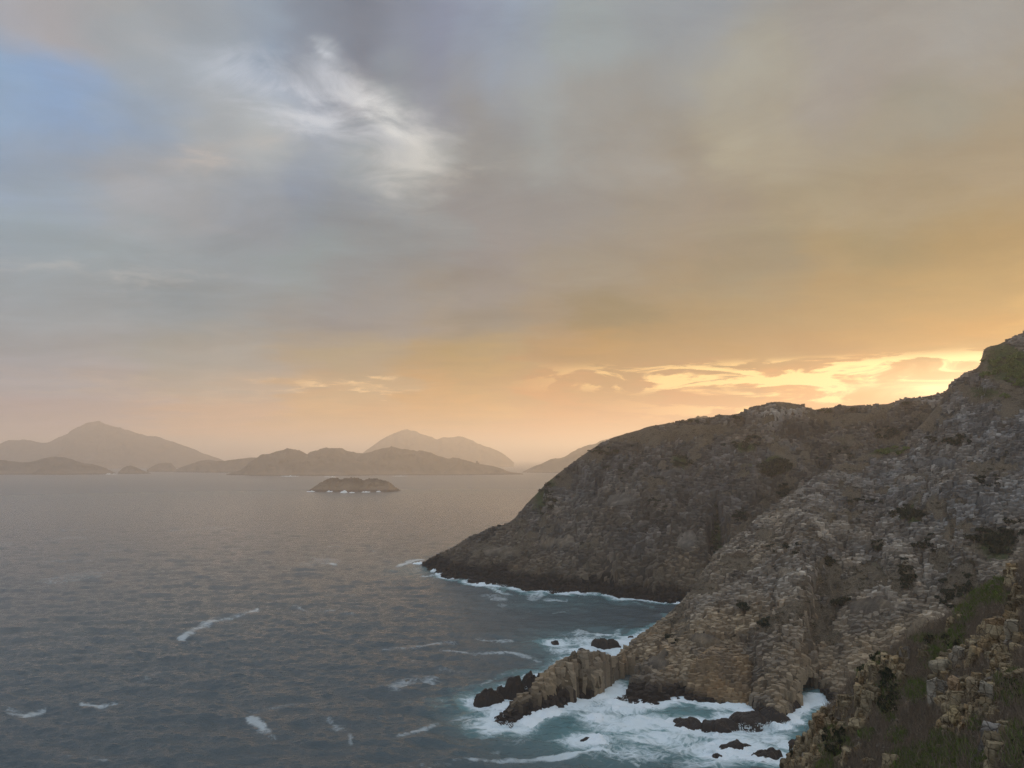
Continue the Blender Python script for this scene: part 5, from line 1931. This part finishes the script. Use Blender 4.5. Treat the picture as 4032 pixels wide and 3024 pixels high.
# the wedge between the eye and the first row
V3 = np.vstack([[0, 0, -0.05], np.c_[X[0], Yv[0], X[0] * 0 - 0.05]])
F2 = grid_faces(len(r2), 60) + len(Vs)
k3 = len(Vs) + len(V2)
loops = np.concatenate([F.ravel(), F2.ravel(), np.stack([np.full(n1c - 1, k3), k3 + 1 + np.arange(n1c - 1), k3 + 2 + np.arange(n1c - 1)], 1).ravel()])
sizes = np.concatenate([np.full(len(F), 4), np.full(len(F2), 4), np.full(n1c - 1, 3)])
VV = np.vstack([Vs, V2, V3])
me = mesh_np('sea', VV, loops=loops, sizes=sizes, smooth_sh=True)
ext = np.zeros(len(V2) + len(V3))
fattr(me, 'foam', np.concatenate([foam.ravel(), ext]))
fattr(me, 'aer', np.concatenate([aer.ravel(), ext]))
fattr(me, 'calm', np.concatenate([smooth(rad, 500, 3000).ravel(), ext]))

m, t, b, out = new_mat('sea_water')
pos = t.node('ShaderNodeNewGeometry').outputs['Position']
fo = t.attr('foam').outputs['Fac']
ae = t.attr('aer').outputs['Fac']
calm = t.attr('calm').outputs['Fac']
sq = t.vm('MULTIPLY', pos, (0.8, 0.75, 1.0))
wv = t.noise(pos, 0.05, 3, 0.5, 0, col=True)
sw = t.vm('ADD', sq, t.vm('SCALE', t.vm('SUBTRACT', wv, (0.5, 0.5, 0.5)), s=26.0))
fn = t.noise(sw, 0.28, 10, 0.78, 1.1)
vor = t.node('ShaderNodeTexVoronoi', feature='DISTANCE_TO_EDGE')
t.put(vor.inputs['Vector'], t.vm('ADD', sw, t.vm('SCALE', t.noise(sw, 0.5, 3, 0.6, 0, col=True), s=3.0)))
vor.inputs['Scale'].default_value = 0.30
lace = t.sstep(vor.outputs['Distance'], 0.0, 0.40)
thr = t.m('ADD', t.m('MULTIPLY', fn, 1.05), t.m('MULTIPLY', lace, 0.16))
fm = t.sstep(t.m('SUBTRACT', t.m('MULTIPLY', fo, 1.05), thr), -0.16, 0.34)
fm = t.m('MULTIPLY', t.m('MULTIPLY', fm, t.sstep(fo, 0.04, 0.40)), t.m('ADD', 0.50, t.m('MULTIPLY', t.sstep(ae, 0.1, 0.6), 0.42)))
deep = t.mix(ae, (0.062, 0.094, 0.110), (0.12, 0.29, 0.31))
t.put(b.inputs['Base Color'], deep)
b.inputs['IOR'].default_value = 1.333
rg = t.m('ADD', 0.10, t.m('MULTIPLY', calm, 0.22))
t.put(b.inputs['Roughness'], rg)
bh = t.m('ADD', t.noise(t.vm('MULTIPLY', pos, (0.5, 1.0, 1)), 0.8, 6, 0.62, 0.4), t.m('MULTIPLY', t.noise(t.vm('MULTIPLY', pos, (0.35, 1.0, 1)), 0.26, 5, 0.6, 0.4), 1.3))
t.put(b.inputs['Normal'], t.bump(bh, 0.8, 0.7))
fb = t.node('ShaderNodeBsdfPrincipled')
fb.inputs['Base Color'].default_value = (0.80, 0.92, 0.97, 1)  # white foam, with the skylight's blue cast put into its colour
fb.inputs['Roughness'].default_value = 0.9
fb.inputs['Specular IOR Level'].default_value = 0.1
t.put(fb.inputs['Normal'], t.bump(t.noise(sw, 0.7, 5, 0.65), 0.5, 0.8))
ms = t.node('ShaderNodeMixShader')
t.l.new(fm, ms.inputs[0])
t.l.new(b.outputs[0], ms.inputs[1])
t.l.new(fb.outputs[0], ms.inputs[2])
t.l.new(ms.outputs[0], out.inputs[0])
M_SEA = m
sea_o = obj('sea', me, M_SEA)
tag(sea_o, 'grey green open sea with drifting foam and white surf along the cliffs', 'sea', None, 'structure')

# breaking surf heaped against the rocks: uneven white water, uncountable
mf, t, b, out = new_mat('surf_white')
b.inputs['Base Color'].default_value = (0.82, 0.93, 0.98, 1)  # blue cast of the skylight put into the white surf colour
b.inputs['Roughness'].default_value = 0.9
b.inputs['Subsurface Weight'].default_value = 0.0
pos = t.node('ShaderNodeNewGeometry').outputs['Position']
t.put(b.inputs['Normal'], t.bump(t.noise(pos, 1.3, 5, 0.65), 0.6, 0.5))
n1_ = fbm(np.stack([X, Yv * 0.6, X * 0], -1), 7, 5, 23)
thick = smooth(foam + 0.50 * n1_ - 0.25 * smooth(dist, 3, 10), 0.93, 1.22) * (dist < 12) * (rad < 720)
hgt = thick * (0.25 + 1.0 * np.abs(fbm(np.stack([X, Yv, X * 0 + 3], -1), 2.4, 3, 29)) * np.exp(-dist / 6.0))
zf = Z + hgt - 0.06
fz = F[(thick.ravel()[F] > 0.03).sum(1) >= 3]
used = np.unique(fz)
mp = np.full(X.size, -1)
mp[used] = np.arange(len(used))
Vf = np.stack([X, Yv, zf], -1).reshape(-1, 3)[used]
me = mesh_np('surf', Vf, mp[fz], smooth_sh=True)
o = obj('surf', me, mf)
tag(o, 'white breaking surf heaped along the foot of the cliffs', 'surf', None, 'stuff')

# spray thrown up where waves hit the reef and the cliff foot
SPR = [(755, 728, 30, 6), (770, 727, 10, 5), (735, 733, 24, 3), (526, 694, 10, 7), (508, 727, 14, 5), (720, 587 + 12, 10, 3), (680, 600, 8, 3), (640, 598, 12, 2.5), (550, 592, 8, 2), (500, 586, 8, 2), (597, 706, 6, 4), (445, 576, 6, 2), (505, 720, 10, 6), (622, 700, 6, 4), (790, 726, 14, 5), (712, 752, 8, 2)]
PV = []
for (x, y, wd, hg) in SPR:
    P = sea(x, y)
    D = P[1]
    n = int(60 + wd * 14)
    cx_ = rng.normal(size=n) * 0.42
    env = np.exp(-(cx_) ** 2) * (0.35 + 0.65 * np.abs(np.sin(cx_ * 7 + x)))
    zz_ = np.abs(rng.random(n) ** 1.7) * hg * D / FPX * env
    Q = np.c_[P[0] + cx_ * wd * D / FPX, P[1] + rng.normal(size=n) * 0.8, zz_ + 0.1]
    PV.append(np.c_[Q, rng.uniform(0.05, 0.22, n) * (1 - 0.5 * zz_ / (zz_.max() + 0.01))])
PV = np.vstack(PV)
tet = np.array([[1, 1, 1], [-1, -1, 1], [-1, 1, -1], [1, -1, -1]]) * 0.8
V = (PV[:, None, :3] + tet[None] * PV[:, None, 3:4] * rng.uniform(0.6, 1.4, (len(PV), 4, 1)))
Ft = np.array([[0, 1, 2], [0, 3, 1], [0, 2, 3], [1, 3, 2]])
me = mesh_np('spray', V.reshape(-1, 3), (np.arange(len(PV))[:, None, None] * 4 + Ft[None]).reshape(-1, 3))
o = obj('spray', me, mf)
tag(o, 'white spray thrown up where waves strike the rocks', 'spray', None, 'stuff')

# white lines of surf along the far shores
FAR_SURF = [(311, 491.6, 8, 1.2), (330, 491.8, 6, 1.6), (344, 492.6, 7, 2.6), (352, 492.8, 5, 1.2), (366, 492.2, 8, 1.2), (379, 491.8, 5, 1.4), (388, 491.2, 6, 0.8),
            (12, 473.4, 16, 0.7), (46, 473.6, 6, 0.9), (80, 473.8, 5, 0.6), (93, 474, 7, 1.1), (108, 474.2, 6, 1.0), (114, 474.2, 3, 0.8),
            (290, 476.4, 18, 0.8), (330, 477, 12, 0.7), (262, 475.6, 10, 0.6), (400, 476.2, 16, 0.5), (420, 563.5, 14, 2.2), (434, 571, 7, 2.5)]
V_, F_ = [], []
for (x, y, wd, hg) in FAR_SURF:
    P = sea(x, y)
    D = P[1]
    n = 16
    u = np.linspace(-0.5, 0.5, n) * wd * D / FPX
    env = np.maximum(0.05, np.sqrt(np.clip(1 - (np.linspace(-1, 1, n)) ** 2, 0, 1)) * (0.35 + 0.65 * rng.random(n))) * hg * D / FPX
    dp_ = 2.0 + 0.004 * D
    b0 = sum(len(q) for q in V_)
    row0 = np.c_[P[0] + u, np.full(n, P[1] - dp_), np.full(n, -0.1)]
    row1 = np.c_[P[0] + u, np.full(n, P[1]) + rng.normal(size=n) * dp_ * 0.2, env]
    row2 = np.c_[P[0] + u, np.full(n, P[1] + dp_), np.full(n, -0.1)]
    V_.append(np.vstack([row0, row1, row2]))
    for r_ in (0, 1):
        for k in range(n - 1):
            F_.append((b0 + r_ * n + k, b0 + r_ * n + k + 1, b0 + (r_ + 1) * n + k + 1, b0 + (r_ + 1) * n + k))
o = obj('shore_surf', mesh_np('shore_surf', np.vstack(V_), np.array(F_), smooth_sh=True), mf)
tag(o, 'thin white lines of surf along the far island shores', 'surf', None, 'stuff')

# ------------------------------------------------------------------ haze: evening air out to the farthest range
zt = 500.0
Rz = 27500.0
ang = np.linspace(0, 2 * math.pi, 24, endpoint=False)
Vh = np.vstack([np.c_[np.cos(ang) * Rz, np.sin(ang) * Rz, ang * 0 - 9.5], np.c_[np.cos(ang) * Rz, np.sin(ang) * Rz, ang * 0 + zt]])
loops = list(range(23, -1, -1)) + list(range(24, 48))
sizes = [24, 24]
for k in range(24):
    k1 = (k + 1) % 24
    loops += [k, k1, 24 + k1, 24 + k]
    sizes.append(4)
me = mesh_np('haze', Vh, loops=np.array(loops), sizes=np.array(sizes))
mh = bpy.data.materials.new('evening_haze')
mh.use_nodes = True
mh.node_tree.nodes.clear()
vo = mh.node_tree.nodes.new('ShaderNodeVolumePrincipled')
vo.inputs['Color'].default_value = (0.97, 0.96, 0.96, 1)
vo.inputs['Density'].default_value = HAZE_DENSITY
vo.inputs['Anisotropy'].default_value = 0.42
oo = mh.node_tree.nodes.new('ShaderNodeOutputMaterial')
mh.node_tree.links.new(vo.outputs[0], oo.inputs['Volume'])
mh.cycles.homogeneous_volume = True
ho = obj('haze', me, mh)
tag(ho, 'thin warm evening haze filling the air over the sea', 'haze', None, 'stuff')
